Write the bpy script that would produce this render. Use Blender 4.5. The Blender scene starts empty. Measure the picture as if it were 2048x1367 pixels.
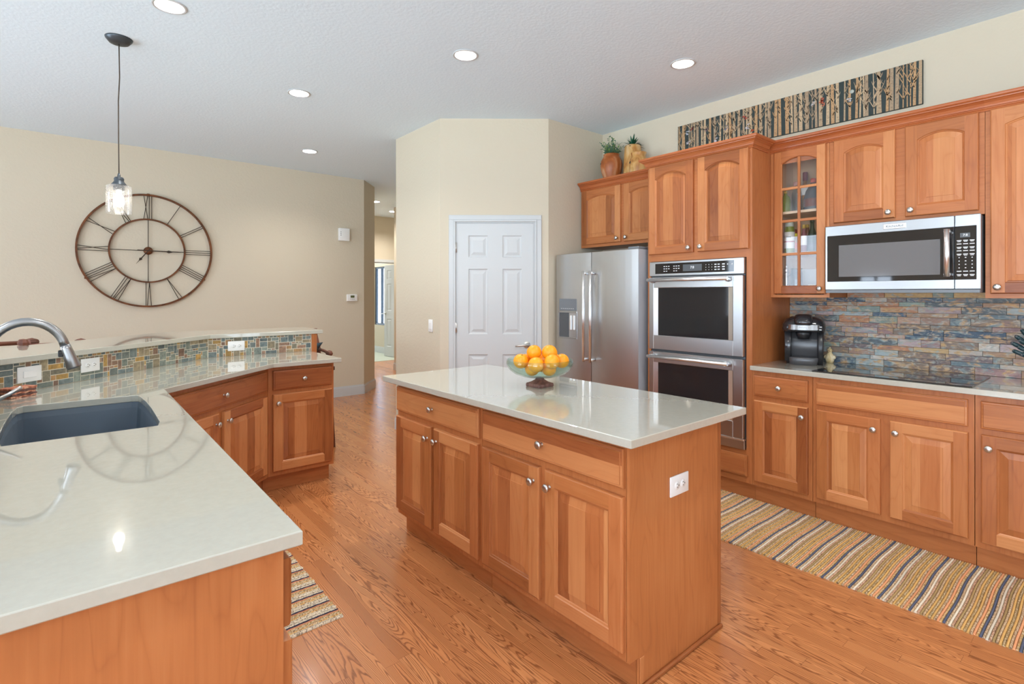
import bpy, bmesh, math, random
from mathutils import Vector, Matrix
from mathutils.geometry import tessellate_polygon
random.seed(7)
R = math.radians
SC = bpy.context.scene
COL = SC.collection

# ------------------------------------------------------------------ camera
cam = bpy.data.cameras.new('camera'); camo = bpy.data.objects.new('camera', cam); COL.objects.link(camo)
camo.location = (0, 0, 1.39); camo.rotation_euler = (R(90), 0, R(-40.05))
cam.sensor_width = 36; cam.lens = 1054/2048*36; cam.shift_y = -(683.5-588.5)/2048; cam.clip_start = .02; cam.clip_end = 200
SC.camera = camo
# ------------------------------------------------------------------ view
vs = SC.view_settings; SC.display_settings.display_device = 'sRGB'
vs.view_transform = 'Standard'; vs.look = 'None'; vs.gamma = 1; vs.use_curve_mapping = False
vs.exposure = 0.70
# ------------------------------------------------------------------ world: bright overcast sky
W = bpy.data.worlds.new('sky'); SC.world = W; W.use_nodes = True
bg = W.node_tree.nodes['Background']; bg.inputs[1].default_value = 5.6
_t = W.node_tree; _g = _t.nodes.new('ShaderNodeNewGeometry'); _s = _t.nodes.new('ShaderNodeSeparateXYZ'); _t.links.new(_g.outputs['Incoming'], _s.inputs[0])
_r = _t.nodes.new('ShaderNodeValToRGB'); _t.links.new(_s.outputs[2], _r.inputs[0])      # incoming z > 0: lower half, made brighter than the sky to lift the ceiling
_r.color_ramp.elements[0].position = .0; _r.color_ramp.elements[0].color = (.68, .80, .95, 1); _r.color_ramp.elements[1].position = .06; _r.color_ramp.elements[1].color = (1.22, 1.45, 1.64, 1)
_t.links.new(_r.outputs[0], bg.inputs[0])
# ------------------------------------------------------------------ daylight portals at the windows of the room
def portal(loc, rz, w, h, rx=90):
    l = bpy.data.lights.new('window_portal', 'AREA'); l.shape = 'RECTANGLE'; l.size = w; l.size_y = h
    l.cycles.is_portal = True
    o = bpy.data.objects.new('window_portal', l); COL.objects.link(o); o.location = loc; o.rotation_euler = (R(rx), 0, R(rz))
XL, YB, ZC = -3.6, -2.9, 2.995
WIN_BACK = [(-2.7, -1.4, 1.2, 2.35), (.1, 1.0, 1.2, 2.35), (2.3, 3.1, 1.2, 2.35)]      # on the wall behind the camera: x0,x1,z0,z1
WIN_LEFT = [(-2.5, -.3, .05, 2.6), (.05, 1.55, .05, 2.6), (2.75, 3.3, .7, 1.75), (3.95, 5.6, .3, 2.6)]           # on the left wall: y0,y1,z0,z1
for a, b, c, d in WIN_BACK: portal(((a+b)/2, YB-.08, (c+d)/2), 0, b-a, d-c, 90)
for a, b, c, d in WIN_LEFT: portal((XL-.08, (a+b)/2, (c+d)/2), -90, b-a, d-c, 90)
portal((5.84, 11.63, 1.35), 90, .6, 1.3)
portal((4.9, 14.1, 1.3), 180, 1.0, 1.8)
def lamp(loc, power, size=.12, col=(1, .965, .91)):
    l = bpy.data.lights.new('ceiling_lamp_or_fill', 'AREA'); l.shape = 'DISK'; l.size = size; l.energy = power; l.color = col; l.spread = R(150)
    o = bpy.data.objects.new('ceiling_lamp_or_fill', l); COL.objects.link(o); o.location = loc

# ------------------------------------------------------------------ helpers
def srgb(r, g, b, a=1):
    f = lambda c: (c/12.92 if c <= .04045 else ((c+.055)/1.055)**2.4)
    return (f(r/255), f(g/255), f(b/255), a)
class NT:
    def __init__(s, name):
        s.m = bpy.data.materials.new(name); s.m.use_nodes = True; s.t = s.m.node_tree
        s.b = s.t.nodes['Principled BSDF']; s.out = s.t.nodes['Material Output']
    def n(s, typ, **k):
        nd = s.t.nodes.new('ShaderNode'+typ)
        for a, v in k.items():
            if a.startswith('i_'):
                key = a[2:].replace('_', ' ')
                nd.inputs[int(key) if key.isdigit() else key].default_value = v
            else: setattr(nd, a, v)
        return nd
    def l(s, a, b): s.t.links.new(a, b)
    def math(s, op, a, b=None, c=None):
        nd = s.n('Math', operation=op)
        for i, v in enumerate((a, b, c)):
            if v is None: continue
            if isinstance(v, (int, float)): nd.inputs[i].default_value = v
            else: s.l(v, nd.inputs[i])
        return nd.outputs[0]
    def xyz(s, x, y, z=0):
        nd = s.n('CombineXYZ')
        for i, v in enumerate((x, y, z)):
            if isinstance(v, (int, float)): nd.inputs[i].default_value = v
            else: s.l(v, nd.inputs[i])
        return nd.outputs[0]
    def ramp(s, fac, stops, interp='LINEAR'):
        nd = s.n('ValToRGB'); cr = nd.color_ramp; cr.interpolation = interp
        while len(cr.elements) < len(stops): cr.elements.new(.5)
        for e, (p, c) in zip(cr.elements, stops): e.position = p; e.color = c
        s.l(fac, nd.inputs[0]); return nd.outputs[0]
    def mix(s, fac, a, b, bt='MIX'):
        nd = s.n('Mix', data_type='RGBA', blend_type=bt)
        for i, v in ((0, fac), (6, a), (7, b)):
            if isinstance(v, (int, float, tuple)): nd.inputs[i].default_value = v
            else: s.l(v, nd.inputs[i])
        return nd.outputs[2]
    def bump(s, h, strength=.2, dist=.01):
        nd = s.n('Bump'); nd.inputs['Strength'].default_value = strength; nd.inputs['Distance'].default_value = dist
        s.l(h, nd.inputs['Height']); s.l(nd.outputs[0], s.b.inputs['Normal'])
    def set(s, **k):
        for a, v in k.items(): s.b.inputs[a.replace('_', ' ')].default_value = v
def simple(name, col, rough=.5, metal=0, spec=.5, coat=0, **k):
    m = NT(name); m.set(Base_Color=col, Roughness=rough, Metallic=metal)
    m.b.inputs['Specular IOR Level'].default_value = spec; m.b.inputs['Coat Weight'].default_value = coat
    for a, v in k.items(): m.b.inputs[a.replace('_', ' ')].default_value = v
    return m.m
def noise(m, vec, scale, detail=3, rough=.5, dist=0):
    nd = m.n('TexNoise'); nd.inputs['Scale'].default_value = scale; nd.inputs['Detail'].default_value = detail
    nd.inputs['Roughness'].default_value = rough; nd.inputs['Distortion'].default_value = dist
    m.l(vec, nd.inputs['Vector']); return nd.outputs['Fac']

def wood_mat(name, dark, mid, light, rough=.32, amp=1.0):
    m = NT(name)
    uv = m.n('UVMap', uv_map='UVMap').outputs[0]; sp = m.n('SeparateXYZ'); m.l(uv, sp.inputs[0])
    seed = m.n('Attribute', attribute_name='seed').outputs['Fac']; bw = m.n('Attribute', attribute_name='bw').outputs['Fac']
    u, v = sp.outputs[0], sp.outputs[1]
    cell = m.math('FLOOR', m.math('ADD', m.math('DIVIDE', u, bw), seed))
    wn = m.n('TexWhiteNoise', noise_dimensions='2D'); m.l(m.xyz(cell, seed), wn.inputs['Vector'])
    rs = m.n('SeparateColor'); m.l(wn.outputs['Color'], rs.inputs[0])
    off = m.math('MULTIPLY', rs.outputs[0], 37.0)
    # fine straight grain, and broad cathedral figure
    fine = noise(m, m.xyz(m.math('MULTIPLY', m.math('ADD', u, off), 90), m.math('MULTIPLY', v, 3.0), off), 1, 3, .6)
    base = noise(m, m.xyz(m.math('MULTIPLY', m.math('ADD', u, off), 7.0), m.math('MULTIPLY', m.math('ADD', v, off), 1.1), off), 1, 2, .5, .35)
    rings = m.math('FRACT', m.math('MULTIPLY', base, 11))
    tri = m.math('ABSOLUTE', m.math('SUBTRACT', rings, .5))                     # 0..0.5
    fig = m.math('POWER', m.math('MULTIPLY', tri, 2), 5)
    broad = noise(m, m.xyz(m.math('MULTIPLY', m.math('ADD', u, off), 5), m.math('MULTIPLY', v, 2.2), off), 1, 3, .5)
    t = m.math('ADD', m.math('MULTIPLY', m.math('MULTIPLY', m.math('SUBTRACT', rs.outputs[1], .5), m.math('LESS_THAN', bw, 100)), .74*amp), .5)
    t = m.math('ADD', t, m.math('MULTIPLY', m.math('SUBTRACT', fine, .5), .35))
    t = m.math('ADD', t, m.math('MULTIPLY', m.math('SUBTRACT', broad, .5), .45))
    t = m.math('SUBTRACT', t, m.math('MULTIPLY', fig, .12))
    c = m.ramp(t, [(0, dark), (.5, mid), (1, light)])
    # slight hue drift to pink or yellow from board to board
    c = m.mix(m.math('MULTIPLY', rs.outputs[2], .16), c, srgb(196, 104, 66))
    m.l(c, m.b.inputs['Base Color'])
    m.set(Roughness=rough); m.b.inputs['Specular IOR Level'].default_value = .38; m.b.inputs['Coat Weight'].default_value = .12; m.b.inputs['Coat Roughness'].default_value = .2
    m.bump(fine, .05, .002)
    return m.m
M = {}
M['wood'] = wood_mat('cherry_wood', srgb(132, 71, 34), srgb(184, 114, 64), srgb(214, 149, 95), .38)
M['crown'] = wood_mat('cherry_wood_crown', srgb(118, 56, 26), srgb(172, 94, 50), srgb(196, 124, 76), .3, .5)
M['maple'] = wood_mat('maple_interior', srgb(205, 172, 135), srgb(221, 192, 156), srgb(232, 208, 176), .45, .5)
M['brownwood'] = wood_mat('dark_brown_wood', srgb(52, 34, 28), srgb(84, 56, 46), srgb(110, 76, 62), .5)

def floor_mat():
    m = NT('oak_floor'); g = m.n('NewGeometry').outputs['Position']; sp = m.n('SeparateXYZ'); m.l(g, sp.inputs[0]); x, y = sp.outputs[0], sp.outputs[1]
    bwid = .060
    xi = m.math('DIVIDE', x, bwid); row = m.math('FLOOR', xi); fx = m.math('FRACT', xi)
    w1 = m.n('TexWhiteNoise', noise_dimensions='1D'); m.l(row, w1.inputs['W'])
    yi = m.math('DIVIDE', m.math('ADD', y, m.math('MULTIPLY', w1.outputs['Value'], 9.0)), .95)
    col_ = m.math('FLOOR', yi); fy = m.math('FRACT', yi)
    w2 = m.n('TexWhiteNoise', noise_dimensions='2D'); m.l(m.xyz(row, col_), w2.inputs['Vector']); rs = m.n('SeparateColor'); m.l(w2.outputs['Color'], rs.inputs[0])
    off = m.math('MULTIPLY', rs.outputs[0], 53.0)
    xo = m.math('ADD', x, off)
    fine = noise(m, m.xyz(m.math('MULTIPLY', xo, 150), m.math('MULTIPLY', y, 5), off), 1, 3, .65)
    fld = noise(m, m.xyz(m.math('MULTIPLY', xo, 13), m.math('MULTIPLY', m.math('ADD', y, off), .95), off), 1, 1.5, .45, .2)
    wob = noise(m, m.xyz(m.math('MULTIPLY', xo, 60), m.math('MULTIPLY', y, 14), off), 1, 2, .5)
    r3 = m.math('MULTIPLY', rs.outputs[2], rs.outputs[2])
    h = m.math('ADD', m.math('MULTIPLY', fld, m.math('ADD', 18, m.math('MULTIPLY', m.math('SUBTRACT', 1, r3), 18))), m.math('MULTIPLY', wob, .8))
    h = m.math('ADD', h, m.math('MULTIPLY', x, m.math('MULTIPLY', r3, 230)))
    fr = m.math('FRACT', h)
    line = m.ramp(fr, [(0, (0, 0, 0, 1)), (.5, (.03, .03, .03, 1)), (.76, (1, 1, 1, 1)), (.86, (.9, .9, .9, 1)), (1, (0, 0, 0, 1))])
    fig = m.math('MULTIPLY', line, m.math('ADD', .38, m.math('MULTIPLY', fine, .95)))
    tone = m.math('ADD', .46, m.math('MULTIPLY', m.math('SUBTRACT', rs.outputs[1], .5), .27))
    tone = m.math('ADD', tone, m.math('MULTIPLY', m.math('SUBTRACT', fine, .5), .35))
    c = m.ramp(tone, [(0, srgb(158, 96, 54)), (.5, srgb(204, 134, 82)), (1, srgb(226, 165, 110))])
    c = m.mix(m.math('MULTIPLY', fig, .85), c, srgb(112, 60, 30))
    gx = m.math('MINIMUM', fx, m.math('SUBTRACT', 1, fx)); gy = m.math('MINIMUM', fy, m.math('SUBTRACT', 1, fy))
    gap = m.math('MAXIMUM', m.math('LESS_THAN', gx, .013), m.math('LESS_THAN', gy, .0012))
    c = m.mix(m.math('MULTIPLY', gap, .35), c, srgb(92, 48, 24))
    m.l(c, m.b.inputs['Base Color']); m.set(Roughness=.27); m.b.inputs['Specular IOR Level'].default_value = .5
    m.b.inputs['Coat Weight'].default_value = .3; m.b.inputs['Coat Roughness'].default_value = .15
    m.bump(m.math('SUBTRACT', m.math('MULTIPLY', fig, -.4), gap), .12, .002)
    return m.m
M['floor'] = floor_mat()
def paint(name, col, rough=.85, bs=260, st=.12):
    m = NT(name); g = m.n('NewGeometry').outputs['Position']
    m.set(Base_Color=col, Roughness=rough); m.b.inputs['Specular IOR Level'].default_value = .25
    m.bump(m.ramp(noise(m, g, bs/6, 3, .5), [(.4, (0, 0, 0, 1)), (.65, (1, 1, 1, 1))]), st, .004); return m.m
M['wall'] = paint('beige_wall_paint', srgb(211, 200, 179))
M['ceil'] = paint('white_ceiling_paint', srgb(225, 241, 252), .9, 300, .14)
M['white'] = simple('white_trim_paint', srgb(202, 205, 206), .35)
M['quartz'] = None
m = NT('pale_quartz'); g = m.n('NewGeometry').outputs['Position']
m.l(m.ramp(noise(m, g, 55, 4, .6), [(.3, srgb(184, 182, 169)), (.7, srgb(189, 187, 174))]), m.b.inputs['Base Color'])
m.set(Roughness=.2); m.b.inputs['Specular IOR Level'].default_value = .5; m.b.inputs['Coat Weight'].default_value = 1; m.b.inputs['Coat Roughness'].default_value = .025; m.b.inputs['Coat IOR'].default_value = 1.6
M['quartz'] = m.m
def steel(name, col, rough, sc):
    m = NT(name); tc = m.n('TexCoord').outputs['Object']; mp = m.n('Mapping'); mp.inputs['Scale'].default_value = sc; m.l(tc, mp.inputs['Vector'])
    n = noise(m, mp.outputs[0], 1, 2, .6); m.set(Base_Color=col, Metallic=1)
    m.l(m.math('ADD', rough-.05, m.math('MULTIPLY', n, .1)), m.b.inputs['Roughness']); m.bump(n, .04, .001); return m.m
M['steel'] = steel('brushed_steel_vertical', (.58, .59, .60, 1), .3, (420, 420, 3))
M['steelh'] = steel('brushed_steel_horizontal', (.49, .50, .51, 1), .3, (3, 3, 420))
M['chrome'] = simple('polished_metal', (.86, .87, .88, 1), .3, 1)
M['nickel'] = simple('satin_nickel', (.62, .6, .57, 1), .3, 1)
M['gunmetal'] = simple('brushed_gunmetal', (.36, .36, .36, 1), .28, 1)
M['blackglass'] = simple('black_glass', (.012, .012, .014, 1), .04, 0, .7, .5)
M['ovenglass'] = simple('oven_window_glass', (.022, .022, .024, 1), .05, 0, .45)
M['greyglass'] = simple('grey_window_glass', (.17, .17, .175, 1), .08, 0, .7)
M['black'] = simple('black_plastic', (.02, .02, .022, 1), .3)
M['gloss_black'] = simple('glossy_black_plastic', (.025, .025, .028, 1), .12, 0, .6)
M['smoke'] = simple('smoky_grey_plastic', (.085, .085, .09, 1), .22)
M['dkgrey'] = simple('dark_grey_plastic', srgb(86, 90, 94), .4)
M['grey'] = simple('grey_plastic', srgb(120, 126, 132), .35)
M['ltgrey'] = simple('light_grey_paint', srgb(176, 182, 190), .4)
M['plate'] = simple('white_plastic', srgb(240, 240, 238), .3)
M['slot'] = simple('dark_slot', (.03, .028, .025, 1), .6)
M['print'] = simple('white_print', srgb(225, 228, 230), .5)
M['darkprint'] = simple('dark_print', srgb(50, 50, 55), .5)
M['sink'] = simple('blue_grey_composite', srgb(92, 104, 116), .55)
M['rust'] = None
m = NT('rusty_brown_iron'); g = m.n('TexCoord').outputs['Object']
m.l(m.ramp(noise(m, g, 14, 4, .6), [(.3, srgb(74, 44, 26)), (.7, srgb(128, 76, 40))]), m.b.inputs['Base Color']); m.set(Roughness=.5, Metallic=.4); M['rust'] = m.m
M['iron'] = simple('dark_bronze_wire', srgb(58, 46, 34), .45, .5)
M['pewter'] = simple('dark_pewter', srgb(78, 84, 90), .4, .7)
M['cord'] = simple('brown_cord', srgb(70, 58, 48), .7)
def thin_glass(name, tint=(1, 1, 1, 1), rough=0, spots=False, refl=1.0):
    m = NT(name); t = m.t; t.nodes.remove(m.b)
    tr = m.n('BsdfTransparent'); tr.inputs[0].default_value = tint; gl = m.n('BsdfGlossy'); gl.inputs['Roughness'].default_value = rough
    lw = m.n('LayerWeight'); lw.inputs[0].default_value = .5; mx = m.n('MixShader')
    m.l(m.math('ADD', .045*refl, m.math('MULTIPLY', m.math('POWER', lw.outputs['Facing'], 4), .75*refl)), mx.inputs[0]); m.l(tr.outputs[0], mx.inputs[1]); m.l(gl.outputs[0], mx.inputs[2]); sh = mx.outputs[0]
    if spots:
        g = m.n('TexCoord').outputs['Object']; vo = m.n('TexVoronoi'); vo.inputs['Scale'].default_value = 190; m.l(g, vo.inputs['Vector'])
        sp = m.math('LESS_THAN', vo.outputs['Distance'], .3); df = m.n('BsdfDiffuse'); df.inputs[0].default_value = (.9, .9, .92, 1); tl = m.n('BsdfTranslucent'); tl.inputs[0].default_value = (.95, .95, .95, 1)
        ad = m.n('MixShader'); ad.inputs[0].default_value = .5; m.l(df.outputs[0], ad.inputs[1]); m.l(tl.outputs[0], ad.inputs[2])
        m2 = m.n('MixShader'); m.l(m.math('ADD', m.math('MULTIPLY', sp, .28), .02), m2.inputs[0]); m.l(sh, m2.inputs[1]); m.l(ad.outputs[0], m2.inputs[2]); sh = m2.outputs[0]
    m.l(sh, m.out.inputs[0]); return m.m
M['pane'] = thin_glass('clear_pane')
M['seeded'] = thin_glass('seeded_glass', (.97, .97, .97, 1), .02, True)
M['jar'] = thin_glass('jar_glass', (.86, .9, .88, 1), .02)
M['bowl'] = thin_glass('green_tinted_glass', (.88, .96, .925, 1), .01)
def emis(name, col, s):
    m = NT(name); m.set(Base_Color=(0, 0, 0, 1)); m.b.inputs['Emission Color'].default_value = col; m.b.inputs['Emission Strength'].default_value = s; return m.m
M['lens'] = emis('lit_lens', (1, .94, .84, 1), 5)
M['bulb'] = emis('lit_bulb', (1, .9, .74, 1), 14)
M['digits'] = emis('lit_digits', (.9, .95, 1, 1), .9)
def colattr(name, rough=.6, nz=0, nscale=60, spec=.4, bump=.3, bd=.003):
    m = NT(name); a = m.n('Attribute', attribute_name='Col').outputs['Color']; g = m.n('NewGeometry').outputs['Position']
    if nz: a = m.mix(nz, a, m.ramp(noise(m, g, nscale, 4, .65), [(.25, (.12, .12, .14, 1)), (.5, (.5, .5, .5, 1)), (.75, (.95, .9, .82, 1))]), 'OVERLAY')
    m.l(a, m.b.inputs['Base Color']); m.set(Roughness=rough); m.b.inputs['Specular IOR Level'].default_value = spec
    if bump: m.bump(noise(m, g, nscale*1.5, 3, .6), bump, bd)
    return m.m
M['mosaic'] = colattr('slate_mosaic', .45, .55, 45)
M['grout'] = simple('pale_grout', srgb(226, 218, 200), .9)
def ledger_mat():
    m = NT('multicolour_slate'); a = m.n('Attribute', attribute_name='Col').outputs['Color']; s = m.n('Attribute', attribute_name='seed').outputs['Fac']
    g = m.n('NewGeometry').outputs['Position']; sp = m.n('SeparateXYZ'); m.l(g, sp.inputs[0])
    so = m.math('MULTIPLY', s, 31.0)
    p = m.xyz(m.math('ADD', sp.outputs[1], so), m.math('MULTIPLY', sp.outputs[2], 1.9), so)
    n1 = noise(m, p, 17, 4, .6, 1.4); n2 = noise(m, m.xyz(m.math('ADD', sp.outputs[1], m.math('MULTIPLY', so, 3)), m.math('MULTIPLY', sp.outputs[2], 2.6), so), 24, 5, .7, .8)
    c2 = m.ramp(noise(m, p, 9, 2, .5, .8), [(.3, srgb(106, 126, 140)), (.42, srgb(156, 168, 162)), (.5, srgb(186, 170, 152)), (.58, srgb(198, 160, 110)), (.7, srgb(148, 118, 112))])
    c = m.mix(m.ramp(n1, [(.44, (0, 0, 0, 1)), (.62, (1, 1, 1, 1))]), a, c2)
    c = m.mix(.5, c, m.ramp(n2, [(.28, (.3, .3, .32, 1)), (.48, (.56, .56, .56, 1)), (.72, (.88, .87, .84, 1))]), 'OVERLAY')
    m.l(c, m.b.inputs['Base Color']); m.set(Roughness=.5); m.bump(n2, .5, .004); return m.m
M['ledger'] = ledger_mat()
def rug_mat():
    m = NT('woven_rag_cotton'); a = m.n('Attribute', attribute_name='Col').outputs['Color']; g = m.n('NewGeometry').outputs['Position']
    sp = m.n('SeparateXYZ'); m.l(g, sp.inputs[0])
    n = noise(m, g, 330, 2, .6); w = m.n('TexWave', wave_type='BANDS', bands_direction='X'); w.inputs['Scale'].default_value = 42; w.inputs['Distortion'].default_value = 1.5
    m.l(g, w.inputs['Vector'])
    seed = m.n('Attribute', attribute_name='seed').outputs['Fac']                # 1 = speckled mixed yarn
    sp1 = m.math('MULTIPLY', m.math('GREATER_THAN', noise(m, g, 120, 1, .5), .53), seed)
    c = m.mix(m.math('MULTIPLY', sp1, .6), a, srgb(240, 222, 190))
    sp2 = m.math('MULTIPLY', m.math('GREATER_THAN', noise(m, m.xyz(sp.outputs[1], sp.outputs[0], 4.0), 130, 1, .5), .57), seed)
    c = m.mix(m.math('MULTIPLY', sp2, .6), c, srgb(112, 82, 60))
    c = m.mix(.35, c, m.ramp(n, [(.3, (.25, .25, .25, 1)), (.7, (.8, .8, .8, 1))]), 'OVERLAY')
    m.l(c, m.b.inputs['Base Color']); m.set(Roughness=.95); m.b.inputs['Specular IOR Level'].default_value = .1
    m.bump(m.math('ADD', w.outputs['Fac'], n), .5, .004); return m.m
M['rug'] = rug_mat()
m = NT('orange_peel'); g = m.n('TexCoord').outputs['Object']; m.set(Base_Color=srgb(255, 162, 20), Roughness=.38); m.bump(noise(m, g, 260, 2, .5), .18, .002)
m.b.inputs['Subsurface Weight'].default_value = .1; m.b.inputs['Subsurface Radius'].default_value = (.02, .008, .002); M['orange'] = m.m
m = NT('green_carpet'); g = m.n('NewGeometry').outputs['Position']; m.l(m.ramp(noise(m, g, 300, 2), [(.3, srgb(176, 184, 168)), (.7, srgb(200, 206, 190))]), m.b.inputs['Base Color']); m.set(Roughness=1.0); M['carpet'] = m.m
def mottled(name, c1, c2, c3, sc=14, rough=.4):
    m = NT(name); g = m.n('TexCoord').outputs['Object']; mp = m.n('Mapping'); mp.inputs['Scale'].default_value = (1, 1, .35); m.l(g, mp.inputs[0])
    n = noise(m, mp.outputs[0], sc, 4, .6, .8)
    m.l(m.ramp(n, [(.32, c1), (.5, c2), (.66, c3)]), m.b.inputs['Base Color']); m.set(Roughness=rough); return m.m
M['claypot'] = mottled('burl_red_brown', srgb(138, 70, 30), srgb(176, 98, 46), srgb(206, 156, 118), 9)
M['burl'] = mottled('burl_golden', srgb(168, 104, 46), srgb(206, 158, 92), srgb(224, 192, 148))
M['leaf'] = simple('sage_green_leaf', srgb(92, 130, 106), .6)
M['leaf2'] = simple('bright_green_leaf', srgb(128, 160, 92), .6)
M['agave'] = simple('dark_green_leaf', srgb(26, 84, 58), .45)
M['copper'] = mottled('coppery_red_weave', srgb(120, 58, 40), srgb(186, 112, 84), srgb(214, 164, 134), 60, .6)
M['teal'] = simple('dark_teal_fabric', srgb(38, 62, 76), .8)
M['tealp'] = simple('dark_teal_handle', srgb(22, 52, 58), .35)
M['cream'] = mottled('cream_ceramic', srgb(196, 168, 112), srgb(222, 200, 150), srgb(236, 222, 190), 40, .4)
M['pedestal'] = mottled('red_brown_pedestal', srgb(88, 58, 52), srgb(112, 76, 68), srgb(136, 96, 84), 40, .6)
M['siding'] = None
m = NT('blue_grey_siding'); g = m.n('NewGeometry').outputs['Position']; sp = m.n('SeparateXYZ'); m.l(g, sp.inputs[0])
m.l(m.ramp(m.math('FRACT', m.math('MULTIPLY', sp.outputs[2], 9)), [(0, srgb(70, 90, 112)), (.12, srgb(128, 150, 176)), (1, srgb(140, 162, 188))]), m.b.inputs['Base Color']); M['siding'] = m.m
M['navyframe'] = simple('dark_navy_frame', srgb(34, 48, 62), .4)
for k, c in dict(olive=(120, 130, 40), amber=(150, 96, 30), darkgreen=(34, 52, 28), clearliq=(190, 196, 186), red=(178, 50, 34), yellow=(226, 206, 50), green=(96, 170, 70), mauve=(128, 66, 72),
                 pinkcap=(214, 160, 146), label=(236, 232, 224), labelred=(176, 64, 66), cork=(196, 160, 120), wax=(244, 240, 214), blue=(70, 150, 200), brownl=(110, 52, 26), coralr=(196, 84, 66), lcd=(92, 96, 60), gold=(196, 160, 70)).items():
    M[k] = simple('tint_'+k, srgb(*c), .3 if k not in ('label', 'wax', 'cork') else .6)

class MB:
    def __init__(s):
        s.bm = bmesh.new(); s.uv = s.bm.loops.layers.uv.new('UVMap'); s.seed = s.bm.faces.layers.float.new('seed'); s.bw = s.bm.faces.layers.float.new('bw')
        s.col = s.bm.loops.layers.float_color.new('Col'); s.M = Matrix.Identity(4)
    def v(s, p): return s.bm.verts.new(s.M @ Vector(p))
    def tagf(s, f, grain=2, seed=None, bw=50., col=None, mi=0, smooth=False):
        f[s.seed] = seed if seed is not None else 0.; f[s.bw] = bw; f.material_index = mi; f.smooth = smooth
        f.normal_update(); n = f.normal; an = [abs(c) for c in n]; d = an.index(max(an))
        for l in f.loops:
            p = l.vert.co; gv = p[grain]
            if d == grain: uu = p[(grain+1) % 3]; gv = p[(grain+2) % 3]
            else: uu = p[3-grain-d]
            l[s.uv].uv = (uu+ (p[d]*.6 if bw > 5 else 0), gv)
            if col: l[s.col] = (*col[:3], 1)
        return f
    def face(s, pts, **k):
        vs_ = [s.v(p) for p in pts]
        try: f = s.bm.faces.new(vs_)
        except ValueError: return None
        return s.tagf(f, **k)
    def box(s, x0, y0, z0, x1, y1, z1, bevel=0, seg=1, **k):
        if k.get('seed') is None: k['seed'] = random.random()*50
        x0, x1 = min(x0, x1), max(x0, x1); y0, y1 = min(y0, y1), max(y0, y1); z0, z1 = min(z0, z1), max(z0, z1)
        V = [s.v(p) for p in ((x0, y0, z0), (x1, y0, z0), (x1, y1, z0), (x0, y1, z0), (x0, y0, z1), (x1, y0, z1), (x1, y1, z1), (x0, y1, z1))]
        F = [s.bm.faces.new([V[i] for i in q]) for q in ((0, 3, 2, 1), (4, 5, 6, 7), (0, 1, 5, 4), (1, 2, 6, 5), (2, 3, 7, 6), (3, 0, 4, 7))]
        if bevel:
            b = min(bevel, (x1-x0)*.45, (y1-y0)*.45, (z1-z0)*.45)
            es = list({e for f in F for e in f.edges})
            r = bmesh.ops.bevel(s.bm, geom=es, offset=b, segments=seg, profile=.5, affect='EDGES')
            F = list({f for f in r['faces']} | {f for f in F if f.is_valid})
            vv = {v for f in F for v in f.verts}; F = list({f for v in vv for f in v.link_faces})
        for f in F: s.tagf(f, **{**k, 'smooth': seg > 1 or k.get('smooth', False)})
        return F
    def lathe(s, prof, c=(0, 0, 0), n=24, axis='z', sx=1, sy=1, **k):
        k.setdefault('smooth', True); rings = []
        for r, z in prof:
            ring = []
            for i in range(n if r > 1e-6 else 1):
                a = 2*math.pi*i/n; x, y = r*math.cos(a)*sx, r*math.sin(a)*sy
                p = {'z': (x, y, z), 'y': (x, z, y), 'x': (z, x, y)}[axis]
                ring.append(s.v((c[0]+p[0], c[1]+p[1], c[2]+p[2])))
            rings.append(ring)
        for A, B in zip(rings, rings[1:]):
            for i in range(n):
                j = (i+1) % n
                if len(A) == 1 and len(B) == 1: continue
                if len(A) == 1: q = [A[0], B[j], B[i]]
                elif len(B) == 1: q = [A[i], A[j], B[0]]
                else: q = [A[i], A[j], B[j], B[i]]
                s.tagf(s.bm.faces.new(q), **k)
        return s
    def tube(s, pts, r, n=10, cap=True, **k):
        k.setdefault('smooth', True); P = [Vector(p) for p in pts]; rr = r if isinstance(r, (list, tuple)) else [r]*len(P)
        rings = []; t0 = None; up = None
        for i, p in enumerate(P):
            t = ((P[min(i+1, len(P)-1)]-P[max(i-1, 0)])).normalized()
            if up is None: up = Vector((0, 0, 1)) if abs(t.z) < .9 else Vector((1, 0, 0))
            a = t.cross(up).normalized(); b = a.cross(t).normalized(); up = b
            rings.append([s.v(p+(a*math.cos(2*math.pi*j/n)+b*math.sin(2*math.pi*j/n))*rr[i]) for j in range(n)])
        for A, B in zip(rings, rings[1:]):
            for i in range(n): j = (i+1) % n; s.tagf(s.bm.faces.new([A[i], A[j], B[j], B[i]]), **k)
        if cap:
            for q in (rings[0][::-1], rings[-1]): s.tagf(s.bm.faces.new(q), **{**k, 'smooth': False})
        return s
    def prism(s, poly, z0, z1, ch=0, holes=(), **k):
        if k.get('seed') is None: k['seed'] = random.random()*50
        lv = [(0, z0), (0, z1)] if not ch else [(-ch, z0), (0, z0+ch), (0, z1-ch), (-ch*.35, z1-ch*.3), (-ch, z1)]
        def rings(pl, sgn):
            out = []
            for d, z in lv:
                pp = offset_poly(pl, d*sgn) if d else pl
                out.append([s.v((p[0], p[1], z)) for p in pp])
            for A, B in zip(out, out[1:]):
                n = len(A)
                for i in range(n): j = (i+1) % n; s.tagf(s.bm.faces.new([A[i], A[j], B[j], B[i]]), **k)
            return out
        ro = [rings(poly, 1)] + [rings(h, -1) for h in holes]
        for li in (0, -1):
            loops = [[v.co.copy() for v in r[li]] for r in ro]; allv = [v for r in ro for v in r[li]]
            if len(ro) == 1: s.tagf(s.bm.faces.new(allv), **k)
            else:
                for tri in tessellate_polygon(loops):
                    try: s.tagf(s.bm.faces.new([allv[i] for i in tri]), **k)
                    except ValueError: pass
        return s
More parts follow.
